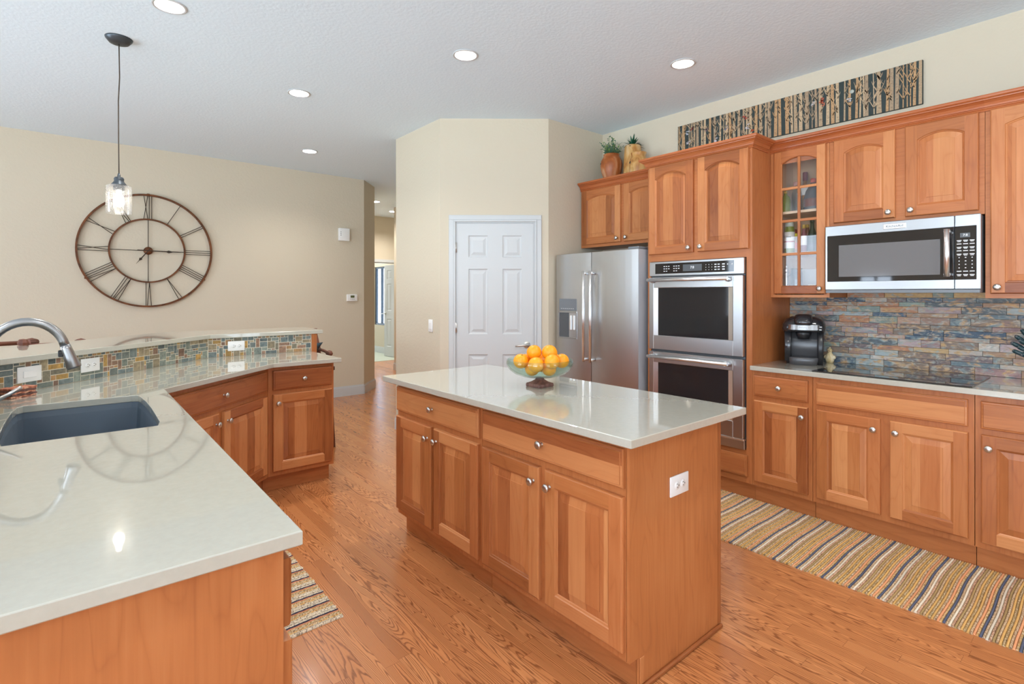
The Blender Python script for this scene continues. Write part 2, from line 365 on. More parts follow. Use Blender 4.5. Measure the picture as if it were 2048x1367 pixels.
    def build(s, name, mats, parent=None, merge=False, loc=None):
        if merge: bmesh.ops.remove_doubles(s.bm, verts=s.bm.verts, dist=1e-5)
        bmesh.ops.recalc_face_normals(s.bm, faces=s.bm.faces)
        me = bpy.data.meshes.new(name); s.bm.to_mesh(me); s.bm.free()
        for mm in (mats if isinstance(mats, (list, tuple)) else [mats]): me.materials.append(M[mm] if isinstance(mm, str) else mm)
        o = bpy.data.objects.new(name, me); COL.objects.link(o); o.parent = parent
        if loc: o.location = loc
        return o
def offset_poly(pts, d):
    """move every edge of a CCW polygon outward by d (negative: inward), mitred"""
    area = sum(pts[i][0]*pts[(i+1) % len(pts)][1]-pts[(i+1) % len(pts)][0]*pts[i][1] for i in range(len(pts)))
    sg = 1 if area > 0 else -1; out = []; n = len(pts)
    for i in range(n):
        p0, p1, p2 = Vector(pts[i-1][:2]), Vector(pts[i][:2]), Vector(pts[(i+1) % n][:2])
        a, b = (p1-p0).normalized(), (p2-p1).normalized(); na, nb = Vector((a.y, -a.x))*sg, Vector((b.y, -b.x))*sg
        m_ = (na+nb); m_ = m_/max(m_.length_squared, 1e-9)*2
        out.append((p1.x+m_.x*d, p1.y+m_.y*d))
    return out
def offset_line(pts, d):
    """open polyline moved to its left by d"""
    out = []; n = len(pts)
    for i in range(n):
        p = Vector(pts[i]); a = (p-Vector(pts[i-1])).normalized() if i else None; b = (Vector(pts[i+1])-p).normalized() if i < n-1 else None
        a = a or b; b = b or a; na, nb = Vector((-a.y, a.x)), Vector((-b.y, b.x)); m_ = na+nb; m_ = m_/m_.length_squared*2
        out.append((p.x+m_.x*d, p.y+m_.y*d))
    return out
def thing(name, label, cat, loc=(0, 0, 0), rz=0, group=None, rx=0, ry=0):
    o = bpy.data.objects.new(name, None); COL.objects.link(o); o.location = loc; o.rotation_euler = (rx, ry, rz)
    o.empty_display_size = .1; return tag(o, label, cat, group)
def tag(o, label, cat, group=None):
    o['label'] = label; o['category'] = cat
    if group: o['group'] = group
    return o
def struct(o): o['kind'] = 'structure'; return o
def text_mesh(name, s_, size, loc, mat, parent, face='-y', align='CENTER', bold=0):
    cu = bpy.data.curves.new(name, 'FONT'); cu.body = s_; cu.size = size; cu.align_x = align; cu.align_y = 'CENTER'; cu.offset = bold; cu.resolution_u = 2
    o = bpy.data.objects.new(name, cu); COL.objects.link(o); bpy.context.view_layer.update()
    me = bpy.data.meshes.new_from_object(o.evaluated_get(bpy.context.evaluated_depsgraph_get())); bpy.data.objects.remove(o)
    me.transform(Matrix(((1, 0, 0, loc[0]), (0, 0, 1, loc[1]), (0, 1, 0, loc[2]), (0, 0, 0, 1))))
    me.materials.clear(); me.materials.append(M[mat]); o = bpy.data.objects.new(name, me); COL.objects.link(o); o.parent = parent; return o
def dup(root, loc, rz=None, label=None, group=None):
    r = root.copy(); COL.objects.link(r); r.location = loc
    if rz is not None: r.rotation_euler = (0, 0, rz)
    if label: r['label'] = label
    if group: r['group'] = group
    for ch in list(root.children):
        c = ch.copy(); COL.objects.link(c); c.parent = r
        for g_ in ch.children: d = g_.copy(); COL.objects.link(d); d.parent = c
    return r

# ------------------------------------------------------------------ room shell
def wall(name, p, q, z0=0, z1=ZC, th=.12, side=1, openings=(), mat='wall'):
    """vertical wall whose visible face runs p->q; its thickness lies on the left (side=1) or right (-1)"""
    p, q = Vector(p), Vector(q); L = (q-p).length; d = (q-p)/L; n = Vector((-d.y, d.x))*side*th
    mb = MB(); xs = sorted({0., L, *[o[0] for o in openings], *[o[1] for o in openings]})
    for a, b in zip(xs, xs[1:]):
        zz = [(z0, z1)]
        for o in openings:
            if o[0] <= a+1e-6 and o[1] >= b-1e-6:
                zz = [(u, w) for s0, s1 in zz for u, w in ((s0, min(s1, o[2])), (max(s0, o[3]), s1)) if w-u > 1e-4]
        for u, w in zz:
            P = [p+d*a, p+d*b, p+d*b+n, p+d*a+n]
            mb.prism([tuple(v) for v in (P if side == 1 else P[::-1])], u, w)
    return struct(mb.build(name, mat))
mb = MB(); mb.box(XL-.3, YB-.3, -.12, 6.0, 10.16, 0); struct(mb.build('floor', 'floor'))
mb = MB(); mb.box(4.0, 10.16, -.12, 6.0, 14.2, .004); struct(mb.build('floor_bedroom', 'carpet'))
LIGHTS = [(.428, 3.473), (1.404, 4.31), (2.063, 5.98), (2.036, 2.907), (3.269, 2.041), (4.055, 8.50), (4.81, 9.30)]
mb = MB(); mb.prism([(XL-.3, YB-.3), (6.2, YB-.3), (6.2, 14.2), (XL-.3, 14.2)], ZC, ZC+.12, holes=[[(x+.071*math.cos(a*math.pi/16), y+.071*math.sin(a*math.pi/16)) for a in range(32)] for x, y in LIGHTS]); struct(mb.build('ceiling', 'ceil'))
wall('wall_right', (4.115, YB), (4.115, 6.4), side=-1)
wall('wall_fridge', (3.357, 3.475), (4.235, 3.475), side=1)
PA, PB = Vector((3.357, 3.475)), Vector((2.592, 4.105)); PL = (PA-PB).length; PD = (PA-PB)/PL      # pantry wall, left end PB
def onp(s, off=0): n = Vector((PD.y, -PD.x)); n = -n if n.dot(Vector((-1, -1))) < 0 else n; return PB+PD*s+n*off
ds0, ds1 = .155, .853
wall('wall_pantry', tuple(PB), tuple(PA), side=1, openings=[(ds0-.012, ds1+.012, 0, 2.052)])
wall('wall_hallway', (2.592, 4.95), (2.592, 4.105), side=1)
wall('wall_dining', (XL, 7.0), (3.17, 7.0), side=1)
wall('wall_corner', (3.17, 7.0), (3.50, 7.36), side=1)
wall('wall_passage', (3.50, 7.36), (3.50, 10.0), side=1)
wall('wall_hall', (4.6, 6.6), (4.6, 8.86), side=-1, openings=[(1.2, 2.08, 0, 2.05)])
wall('wall_hall_nook', (4.72, 8.86), (6.1, 8.86), side=-1); wall('wall_hall_nook_end', (6.0, 8.86), (6.0, 10.05), side=-1)
wall('wall_hall_return', (4.6, 6.6), (2.72, 4.95), side=-1)
wall('wall_hall_end', (3.5, 10.05), (6.0, 10.05), side=1, openings=[(1.22, 2.02, 0, 2.05)])
wall('wall_bedroom', (5.68, 10.17), (5.68, 14.0), side=-1, openings=[(1.14, 1.78, .66, 2.05)])
wall('wall_bedroom_end', (4.0, 14.0), (5.8, 14.0), side=1, openings=[(.4, 1.4, .4, 2.2)])
wall('wall_bedroom_side', (4.1, 10.17), (4.1, 14.0), side=1)
wall('wall_left', (XL, YB), (XL, 7.0), side=1, openings=[(a-YB, b-YB, c, d) for a, b, c, d in WIN_LEFT])
wall('wall_back', (XL, YB), (4.235, YB), side=-1, openings=[(a-XL, b-XL, c, d) for a, b, c, d in WIN_BACK])
wn = 0
def window(p, q, z0, z1, mat='white', mull=1):
    """frame, one mullion and panes in an opening whose face runs p->q"""
    global wn; wn += 1
    p, q = Vector(p), Vector(q); L = (q-p).length; d = (q-p)/L
    e = bpy.data.objects.new('window_%d' % wn, None); COL.objects.link(e); e.location = (p.x, p.y, 0); e.rotation_euler = (0, 0, math.atan2(d.y, d.x)); struct(e)
    f = MB(); w = .045
    for a in ((0, w), (L-w, L)): f.box(a[0], .02, z0, a[1], .08, z1, .004)
    for a in ((z0, z0+w), (z1-w, z1)): f.box(w, .02, a[0], L-w, .08, a[1], .004)
    for i in range(1, mull+1): x = L*i/(mull+1); f.box(x-.02, .02, z0+w, x+.02, .08, z1-w, .004)
    f.build('window_frame', mat, e)
    g_ = MB(); g_.box(w, .045, z0+w, L-w, .049, z1-w); g_.build('window_pane', 'pane', e)
for a, b, c, d in WIN_BACK: window((b, YB), (a, YB), c, d)
for a, b, c, d in WIN_LEFT: window((XL, a), (XL, b), c, d)
def baseboard(name, p, q, h=.135, th=.016, side=1):
    p, q = Vector(p), Vector(q); d = (q-p).normalized(); n = Vector((d.y, -d.x))*side*th; mb = MB()
    P = [p, q, q+n, p+n]; P2 = [p, q, q+n*.35, p+n*.35]
    mb.prism([tuple(v) for v in P], 0, h-.02); mb.prism([tuple(v) for v in P2], h-.02, h)
    struct(mb.build(name, 'white'))
baseboard('baseboard_dining', (XL, 7.0), (3.165, 7.0)); baseboard('baseboard_corner', (3.165, 6.998), (3.51, 7.374)); baseboard('baseboard_hallway', (2.592, 4.95), (2.592, 4.105), side=1)
baseboard('baseboard_pantry_left', tuple(PB), tuple(onp(.07))); baseboard('baseboard_pantry_right', tuple(onp(.93)), tuple(PA))
baseboard('baseboard_hall', (4.6, 8.75), (4.6, 8.86), side=-1); baseboard('baseboard_bedroom', (5.68, 14.0), (5.68, 10.98), .15)
baseboard('baseboard_fridge', (3.357, 3.475), (3.42, 3.475))
# door casings and doors
def casing(name, p, q, s0, s1, h, side=1, w=.062):
    p, q = Vector(p), Vector(q); d = (q-p).normalized()
    e = bpy.data.objects.new(name, None); COL.objects.link(e); e.location = (p.x, p.y, 0); e.rotation_euler = (0, 0, math.atan2(d.y, d.x)); struct(e)
    mb = MB(); y = -side
    for a, b, t in ((0, .018, .018), (.018, w, .013)):
        mb.box(s0-b, 0, 0, s0-a, y*t, h+a, .003); mb.box(s1+a, 0, 0, s1+b, y*t, h+a, .003); mb.box(s0-b, 0, h+a, s1+b, y*t, h+b, .003)
    mb.build('casing', 'white', e)
    j = MB(); j.box(s0, 0, 0, s0+.012, -y*.12, h, 0); j.box(s1-.012, 0, 0, s1, -y*.12, h); j.box(s0+.012, 0, h-.012, s1-.012, -y*.12, h); j.build('jamb', 'white', e)
    return e
def panelled(mb, w, h, xs, zs, y0, t, field=True, **k):
    """slab front (facing -y at y0-t) with recessed/raised panels in the cells given by xs (pairs) and zs (pairs)"""
    gx = sorted({0, w, *[a for p_ in xs for a in p_]}); gz = sorted({0, h, *[a for p_ in zs for a in p_]}); yf = y0-t
    for a, b in zip(gx, gx[1:]):
        for c, d in zip(gz, gz[1:]):
            if (a, b) in xs and (c, d) in zs:
                R0 = [(0, 0), (.008, .007), (.02, .008), (.045, .002)]
                pr = None
                for ins, dy in R0:
                    r = [(a+ins, yf+dy, c+ins), (b-ins, yf+dy, c+ins), (b-ins, yf+dy, d-ins), (a+ins, yf+dy, d-ins)]
                    if pr:
                        for i in range(4): j = (i+1) % 4; mb.face([pr[i], pr[j], r[j], r[i]], **k)
                    pr = r
                mb.face(pr, **k)
            else: mb.face([(a, yf, c), (b, yf, c), (b, yf, d), (a, yf, d)], **k)
    mb.face([(0, yf, 0), (0, y0, 0), (0, y0, h), (0, yf, h)], **k); mb.face([(w, yf, 0), (w, yf, h), (w, y0, h), (w, y0, 0)], **k)
    mb.face([(0, yf, h), (0, y0, h), (w, y0, h), (w, yf, h)], **k); mb.face([(0, yf, 0), (w, yf, 0), (w, y0, 0), (0, y0, 0)], **k); mb.face([(0, y0, 0), (w, y0, 0), (w, y0, h), (0, y0, h)], **k)
def sixpanel(w, h=2.03):
    mb = MB(); a = w*.150; b = w*.405
    panelled(mb, w, h, [(a, b), (w-b, w-a)], [(.22, .836), (1.02, 1.615), (1.72, 1.92)], .0, .035); return mb
def lever(parent, x, z, dirx=-1):
    h = MB(); h.lathe([(0, 0), (.032, 0), (.032, -.006), (.028, -.012), (.012, -.014), (.011, -.045), (0, -.045)], (x, -.035, z), 24, 'y')
    h.tube([(x, -.078, z), (x+dirx*.02, -.082, z+.001), (x+dirx*.06, -.08, z-.004), (x+dirx*.105, -.076, z-.009)], [.011, .011, .0095, .008], 12)
    return h.build('door_handle', 'nickel', parent)
ca = math.atan2(PD.y, PD.x)
cs = casing('trim_1', tuple(PB), tuple(PA), ds0-.012, ds1+.012, 2.052)
d1 = bpy.data.objects.new('door_1', None); COL.objects.link(d1); p_ = onp(ds0, -.03); d1.location = (p_.x, p_.y, .008); d1.rotation_euler = (0, 0, ca); struct(d1)
sixpanel(ds1-ds0).build('door_leaf', 'white', d1); lever(d1, ds1-ds0-.06, .922)
for z in (.22, 1.08, 1.81):
    hb = MB(); hb.tube([(-.006, -.04, z-.045), (-.006, -.04, z+.045)], .007, 10); hb.build('hinge', 'nickel', d1)
casing('trim_2', (3.5, 10.05), (6.0, 10.05), 1.22, 2.02, 2.05)
e2 = casing('trim_3', (4.6, 6.6), (4.6, 8.86), 1.2, 2.08, 2.05, side=-1)
d2 = bpy.data.objects.new('door_2', None); COL.objects.link(d2); d2.location = (5.478, 10.952, .012); d2.rotation_euler = (0, 0, R(-87)); struct(d2)
sixpanel(.75).build('door_leaf', 'white', d2); lever(d2, .06, .95)
d3 = bpy.data.objects.new('door_3', None); COL.objects.link(d3); d3.location = (4.66, 8.66, .008); d3.rotation_euler = (0, 0, R(-90)); struct(d3)
sixpanel(.84).build('door_leaf', 'white', d3); lever(d3, .78, .95)
for z in (.3, 1.0, 1.8):
    hb = MB(); hb.tube([(-.004, -.045, z-.045), (-.004, -.045, z+.045)], .007, 10); hb.build('hinge', 'nickel', d3)
window((5.68, 11.95), (5.68, 11.31), .66, 2.05, 'navyframe', 1); window((4.4, 14.0), (5.4, 14.0), .4, 2.2, 'white', 1)
mb = MB(); mb.box(7.6, 8.5, -.5, 7.8, 16, 4.0); tag(mb.build('neighbour_house', 'siding'), 'blue grey sided house wall seen through the far bedroom window', 'house')

# ------------------------------------------------------------------ cabinet kit (local frame: x right, -y front, z up)
def ring_pts(x0, x1, z0, zs, rise, d, n=14):
    cx_, hw = (x0+x1)/2, (x1-x0)/2
    if rise <= 0: return [(x0+d, z0+d), (x1-d, z0+d), (x1-d, zs-d), (x0+d, zs-d)]
    Rr = (hw*hw+rise*rise)/(2*rise); cz = zs+rise-Rr; r = Rr-d; h2 = hw-d; zt = cz+math.sqrt(max(r*r-h2*h2, 0))
    a1 = math.asin(h2/r); pts = [(x0+d, z0+d), (x1-d, z0+d)]
    for i in range(n+1): a = a1-2*a1*i/n; pts.append((cx_+r*math.sin(a), cz+r*math.cos(a)))
    return pts
def door_mesh(w, h, rise=0, sw=.058, rw=.058, t=.02, glass=None, bw=.085):
    """frame-and-raised-panel door, lower left corner at x=0,z=0, back at y=0"""
    mb = MB(); S = [random.random()*60 for _ in range(6)]; e = .006; yf = -t
    zs = h-rw-(rise if rise else 0); o = (sw, w-sw, rw, zs, rise)
    kk = lambda i, g: dict(grain=g, seed=S[i])
    # outer edge: back rectangle, edge, chamfer
    oc = [(0, 0), (w, 0), (w, h), (0, h)]; ic = [(e, e), (w-e, e), (w-e, h-e), (e, h-e)]
    for i in range(4):
        j = (i+1) % 4; g_ = 0 if i in (0, 2) else 2; si = (2, 1, 3, 0)[i]
        mb.face([(oc[i][0], 0, oc[i][1]), (oc[j][0], 0, oc[j][1]), (oc[j][0], yf+.006, oc[j][1]), (oc[i][0], yf+.006, oc[i][1])], **kk(si, g_))
        mid = [(a[0]*.65+b[0]*.35, a[1]*.65+b[1]*.35) for a, b in ((oc[i], ic[i]), (oc[j], ic[j]))]
        mb.face([(oc[i][0], yf+.006, oc[i][1]), (oc[j][0], yf+.006, oc[j][1]), (mid[1][0], yf+.002, mid[1][1]), (mid[0][0], yf+.002, mid[0][1])], **kk(si, g_))
        mb.face([(mid[0][0], yf+.002, mid[0][1]), (mid[1][0], yf+.002, mid[1][1]), (ic[j][0], yf, ic[j][1]), (ic[i][0], yf, ic[i][1])], **kk(si, g_))
    mb.face([(0, 0, 0), (0, 0, h), (w, 0, h), (w, 0, 0)], **kk(0, 2)) if not glass else None
    r0 = ring_pts(*o, 0)
    mb.face([(e, yf, e), (sw, yf, e), (sw, yf, h-e), (e, yf, h-e)], **kk(0, 2))
    mb.face([(w-sw, yf, e), (w-e, yf, e), (w-e, yf, h-e), (w-sw, yf, h-e)], **kk(1, 2))
    mb.face([(sw, yf, e), (w-sw, yf, e), (w-sw, yf, rw), (sw, yf, rw)], **kk(2, 0))
    top = [(p[0], yf, p[1]) for p in r0[2:]]
    mb.face(top+[(sw, yf, h-e), (w-sw, yf, h-e)], **kk(3, 0))
    def strip(A, ya, B, yb, pan):
        n = len(A)
        for i in range(n):
            j = (i+1) % n
            if pan: k_ = dict(grain=2, seed=S[4], bw=bw)
            else: k_ = kk(2, 0) if i == 0 else kk(1, 2) if i == 1 else kk(0, 2) if i == n-1 else kk(3, 0)
            mb.face([(A[i][0], ya, A[i][1]), (A[j][0], ya, A[j][1]), (B[j][0], yb, B[j][1]), (B[i][0], yb, B[i][1])], **k_)
    if glass:
        strip(r0, yf, ring_pts(*o, .005), yf+.006, False); strip(ring_pts(*o, .005), yf+.006, ring_pts(*o, .005), -.002, False)
        # muntins
        cx_ = w/2; zt = h-rw-.002
        mb.box(cx_-.009, yf+.003, rw-.002, cx_+.009, -.004, zt, .003, grain=2)
        for z in glass: mb.box(sw-.002, yf+.004, z-.009, w-sw+.002, -.005, z+.009, .003, grain=0)
        # back rails
        mb.face([(0, 0, 0), (0, 0, h), (sw, 0, h), (sw, 0, 0)], **kk(0, 2)); mb.face([(w-sw, 0, 0), (w-sw, 0, h), (w, 0, h), (w, 0, 0)], **kk(0, 2)); mb.face([(sw, 0, 0), (sw, 0, rw), (w-sw, 0, rw), (w-sw, 0, 0)], **kk(2, 0)); mb.face([(sw, 0, zs), (sw, 0, h), (w-sw, 0, h), (w-sw, 0, zs)], **kk(3, 0))
    else:
        rg = [(0, 0), (.003, .004), (.008, .006), (.011, .009)]
        for (a, ya), (b, yb) in zip(rg, rg[1:]): strip(ring_pts(*o, a), yf+ya, ring_pts(*o, b), yf+yb, False)
        rg = [(.011, .009), (.042, .0035), (.043, .0015)]
        for (a, ya), (b, yb) in zip(rg, rg[1:]): strip(ring_pts(*o, a), yf+ya, ring_pts(*o, b), yf+yb, True)
        mb.face([(p[0], yf+.0015, p[1]) for p in ring_pts(*o, .043)], grain=2, seed=S[4], bw=bw)
    return mb
def drawer_mesh(w, h, t=.02, bw=.075):
    mb = MB(); s_ = random.random()*60; k = dict(grain=0, seed=s_, bw=bw); pr = None
    for ins, y in ((0, 0), (0, -t+.008), (.003, -t+.004), (.010, -t+.003), (.012, -t)):
        r = [(ins, y, ins), (w-ins, y, ins), (w-ins, y, h-ins), (ins, y, h-ins)]
        if pr:
            for i in range(4): j = (i+1) % 4; mb.face([pr[i], pr[j], r[j], r[i]], **k)
        pr = r
    mb.face(pr, **k); mb.face([(0, 0, 0), (w, 0, 0), (w, 0, h), (0, 0, h)], **k); return mb
_kn = MB(); _kn.lathe([(0, 0), (.0085, 0), (.0085, -.002), (.006, -.004), (.0055, -.013), (.009, -.016), (.0155, -.019), (.017, -.023), (.0155, -.027), (.009, -.030), (0, -.031)], (0, 0, 0), 20, 'y')
KNOB = _kn.build('knob', 'nickel'); KM = KNOB.data; bpy.data.objects.remove(KNOB)
def knob(parent, x, z, t=.02):
    o = bpy.data.objects.new('knob', KM); COL.objects.link(o); o.parent = parent; o.location = (x, -t, z); return o
def add_door(t, x0, x1, z0, z1, rise=0, kn=None, **k):
    o = door_mesh(x1-x0, z1-z0, rise, **k).build('door', 'wood', t, merge=False); o.location = (x0, -.0006, z0)
    if kn: knob(o, {'l': .03, 'r': x1-x0-.03}[kn[1]], {'t': z1-z0-.062, 'b': .035}[kn[0]])
    return o
def add_drawer(t, x0, x1, z0, z1, kn=True):
    o = drawer_mesh(x1-x0, z1-z0).build('drawer', 'wood', t); o.location = (x0, -.0006, z0)
    if kn: knob(o, (x1-x0)/2, (z1-z0)/2)
    return o
def carcass(t, poly, z0, z1, toe=None, gap=0, hollow=False):
    mb = MB(); poly = offset_poly(poly, -gap) if gap else poly
    if hollow:
        inn = offset_poly(poly, -.016); mb.prism(poly, z0, z1, holes=[inn], grain=2); mb.prism(inn, z0, z0+.016, grain=1)
    else: mb.prism(poly, z0, z1, grain=2, seed=5., bw=500.)
    o = mb.build('carcass', 'wood', t)
    if toe:
        k = MB(); k.prism(toe, 0, z0, grain=0, seed=3., bw=500.); k.build('toe_kick', 'wood', t)
    return o
def frame(t, w, z0, z1, xs, zs, th=.004):
    """slim face frame strips proud of the carcass: stiles at xs (centre,width), rails at zs"""
    mb = MB()
    for x, ww in xs: mb.box(x-ww/2, -th*.1, z0, x+ww/2, -.0004, z1, grain=2)
    for z, a, b, hh in zs: mb.box(a, -.0003, z-hh/2, b, -.0005, z+hh/2, grain=0)
    return mb.build('face_frame', 'wood', t)
CROWN = [(0, -.008), (.007, -.008), (.009, -.003), (.007, .002), (.011, .006), (.011, .010), (.016, .012), (.017, .020), (.022, .032), (.032, .041), (.040, .045), (.041, .050), (.047, .051), (.052, .056), (.054, .063), (.053, .070), (0, .070)]
def crown(t, path, z):
    """moulding swept along path (left to right seen from the front, outward is to the right of travel)"""
    mb = MB(); rings = []
    for o_, dz in CROWN:
        rings.append([(p[0], p[1], z+dz) for p in offset_line(path, -o_)])
    s_ = random.random()*50
    for A, B in zip(rings, rings[1:]):
        for i in range(len(A)-1):
            g_ = 0 if abs(A[i+1][0]-A[i][0]) > abs(A[i+1][1]-A[i][1]) else 1
            mb.face([A[i], A[i+1], B[i+1], B[i]], grain=g_, seed=s_)
    for e in (0, -1): mb.face([r[e] for r in rings], grain=2, seed=s_)
    return mb.build('crown_moulding', 'crown', t)
RW = R(-90)
GB = 'cherry base cabinets'; GU = 'cherry upper cabinets'
def base_unit(name, label, loc, rz, w, depth, drawers, doors, toe_in=.045, z1=.885, z0=.115, hollow=False, gap=.0015, poly=None, toe=None, group=GB):
    t = thing(name, label, 'cabinet', loc, rz, group)
    poly = poly or [(gap, 0), (w-gap, 0), (w-gap, depth), (gap, depth)]
    toe = toe or [(gap, toe_in), (w-gap, toe_in), (w-gap, depth), (gap, depth)]
    carcass(t, poly, z0, z1, toe, hollow=hollow)
    for d in drawers: add_drawer(t, *d)
    for d in doors: add_door(t, *d[:5], kn=d[5])
    return t
ZD = (.718, .855); ZO = (.148, .688)
# --- right wall run
base_unit('base_cabinet', 'narrow cherry base cabinet beside the tall oven cabinet, one drawer over one door', (3.515, 1.672, 0), RW, .377, .596, [(.016, .352, *ZD)], [(.018, .353, *ZO, 0, 'tr')])
base_unit('base_cabinet', 'wide cherry base cabinet under the glass cooktop with knobless top panel and two doors', (3.515, 1.295, 0), RW, .76, .596, [(.023, .734, *ZD, False)], [(.025, .357, *ZO, 0, 'tr'), (.402, .736, *ZO, 0, 'tl')])
base_unit('base_cabinet', 'cherry base cabinet cut by the right edge of the photo, drawer over door', (3.515, .535, 0), RW, .50, .596, [(.024, .476, *ZD)], [(.026, .476, *ZO, 0, 'tl')])
base_unit('base_cabinet', 'cherry base cabinet at the far right end of the run beyond the cooktop', (3.515, .035, 0), RW, .53, .596, [(.024, .506, *ZD)], [(.026, .506, *ZO, 0, 'tl')])
# --- tall oven cabinet
t = thing('oven_cabinet', 'tall cherry cabinet housing the double wall oven, two arched doors above', 'cabinet', (3.515, 2.505, 0), RW)
mb = MB(); w = .833; mb.box(0, 0, .115, .030, .596, 2.44, grain=2, bw=500.); mb.box(w-.040, 0, .115, w, .596, 2.44, grain=2, bw=500.); mb.box(.030, 0, 1.645, w-.040, .596, 2.44, grain=0, bw=500.); mb.box(.030, 0, .115, w-.040, .596, .335, grain=0); mb.box(.03, .58, .335, w-.04, .596, 1.645, grain=2)
mb.build('carcass', 'wood', t)
mb = MB(); mb.box(0, .045, 0, w, .596, .115, grain=0, seed=3., bw=500.); mb.build('toe_kick', 'wood', t)
add_door(t, .019, .403, 1.70, 2.385, .045, 'br'); add_door(t, .438, .813, 1.70, 2.385, .045, 'bl'); add_drawer(t, .03, .802, .16, .302, False)
crown(t, [(0, .222), (0, 0), (w, 0), (w, .222)], 2.385)
# --- uppers
def upper(name, label, Y, w, z0, doors, cr=True, ff=3.79, hollow=False):
    t = thing(name, label, 'cabinet', (ff, Y, 0), RW, GU); dp = 4.115-ff-.001
    mb = MB(); g_ = .001
    if hollow:
        for a in ((g_, 0, z0, .018, dp, 2.44), (w-.018, 0, z0, w-g_, dp, 2.44)): mb.box(*a, grain=2)
        mb.box(.018, 0, z0, w-.018, dp, z0+.018, grain=0); mb.box(.018, 0, 2.385, w-.018, dp, 2.44, grain=0); mb.box(.018, 0, z0+.018, .034, .018, 2.385, grain=2); mb.box(w-.034, 0, z0+.018, w-.018, .018, 2.385, grain=2)
    else: mb.box(g_, 0, z0, w-g_, dp, 2.44, grain=0, bw=500.)
    mb.build('carcass', 'wood', t)
    for d in doors: add_door(t, *d[:4], .032, d[4])
    return t
ug = upper('glass_door_cabinet', 'narrow cherry upper cabinet with a divided glass door showing bottles', 1.672, .377, 1.37, [], hollow=True)
ug['category'] = 'cabinet'; del ug['group']
gd = door_mesh(.328, .985, .035, .05, .052, glass=[.272, .50, .722]).build('door', 'wood', ug); gd.location = (.029, -.0006, 1.393); knob(gd, .328-.03, .035)
mb = MB(); mb.box(.045, -.011, .046, .283, -.009, .935); mb.build('glass_pane', 'pane', gd)
mb = MB(); mb.box(.0185, .316, 1.389, .3585, .3235, 2.384, grain=0); mb.box(.0185, .02, 1.389, .0215, .316, 2.384, grain=2); mb.box(.3555, .02, 1.389, .3585, .316, 2.384, grain=2); mb.build('back_panel', 'maple', ug)
for z in (1.662, 1.948): mb = MB(); mb.box(.022, .025, z, .355, .315, z+.017, grain=0); mb.build('shelf', 'maple', ug)
crown(ug, [(0, 0), (.377, 0)], 2.385)
u2 = upper('upper_cabinet', 'cherry upper cabinet over the microwave with two arched doors', 1.295, .76, 1.826, [(.028, .358, 1.848, 2.378, 'br'), (.407, .736, 1.848, 2.378, 'bl')]); crown(u2, [(0, 0), (.76, 0)], 2.385)
u3 = upper('upper_cabinet', 'cherry upper cabinet right of the microwave, cut by the photo edge', .535, .50, 1.37, [(.023, .476, 1.394, 2.378, 'bl')]); crown(u3, [(0, 0), (.50, 0)], 2.385)
u4 = upper('upper_cabinet', 'cherry upper cabinet at the far right end of the wall run', .035, .53, 1.37, [(.023, .506, 1.394, 2.378, 'bl')]); crown(u4, [(0, 0), (.53, 0)], 2.385)
uf = upper('upper_cabinet', 'short cherry upper cabinet above the steel refrigerator', 3.468, .962, 1.835, [(.026, .482, 1.862, 2.376, 'br'), (.522, .944, 1.862, 2.376, 'bl')]); crown(uf, [(0, 0), (.962, 0)], 2.385)
# --- island
base_unit('island_cabinet', 'far cherry island cabinet, nearer the hallway, drawer over two doors', (1.48, 2.80, 0), RW, .827, .60, [(.010, .812, *ZD)], [(.010, .392, *ZO, 0, 'tr'), (.421, .809, *ZO, 0, 'tl')], .055, group='island cabinets')
ib = base_unit('island_cabinet', 'near cherry island cabinet with the plain end panel and outlet', (1.48, 1.973, 0), RW, .83, .60, [(.019, .826, *ZD)], [(.017, .402, *ZO, 0, 'tr'), (.437, .825, *ZO, 0, 'tl')], .055, group='island cabinets')
mb = MB(); mb.M = Matrix.Translation((.8305, 0, 0)) @ Matrix.Rotation(R(90), 4, 'Z') @ Matrix.Rotation(R(90), 4, 'X')
mb.prism([(0, .115), (.055, .115), (.055, 0), (.61, 0), (.61, .885), (0, .885)], 0, .0125, grain=2, bw=500.); mb.M = Matrix.Identity(4)
mb.box(.8432, .590, .018, .8452, .612, .885, .0008, grain=2)
mb.build('end_panel', 'wood', ib)
mb = MB(); mb.M = Matrix.Translation((.843, 0, 0)) @ Matrix.Rotation(R(90), 4, 'Z') @ Matrix.Rotation(R(90), 4, 'X')
mb.M = Matrix.Identity(4); mb.box(.8430, .050, 0, .857, .612, .018, .005, grain=1); mb.box(.8430, .056, .018, .8465, .080, .112, .0015, grain=2); mb.build('shoe_moulding', 'wood', ib)
mb = MB(); mb.prism([(1.400, 1.062), (2.178, 1.062), (2.178, 2.838), (1.400, 2.838)], .8855, .9155, .0025); tag(mb.build('island_countertop', 'quartz'), 'pale polished quartz worktop on the central island', 'countertop')
# --- right counter
mb = MB(); mb.prism([(3.480, -.52), (4.112, -.52), (4.112, 1.671), (3.480, 1.671)], .8855, .9155, .0025); tag(mb.build('wall_countertop', 'quartz'), 'pale quartz worktop along the slate backsplash on the right wall', 'countertop')

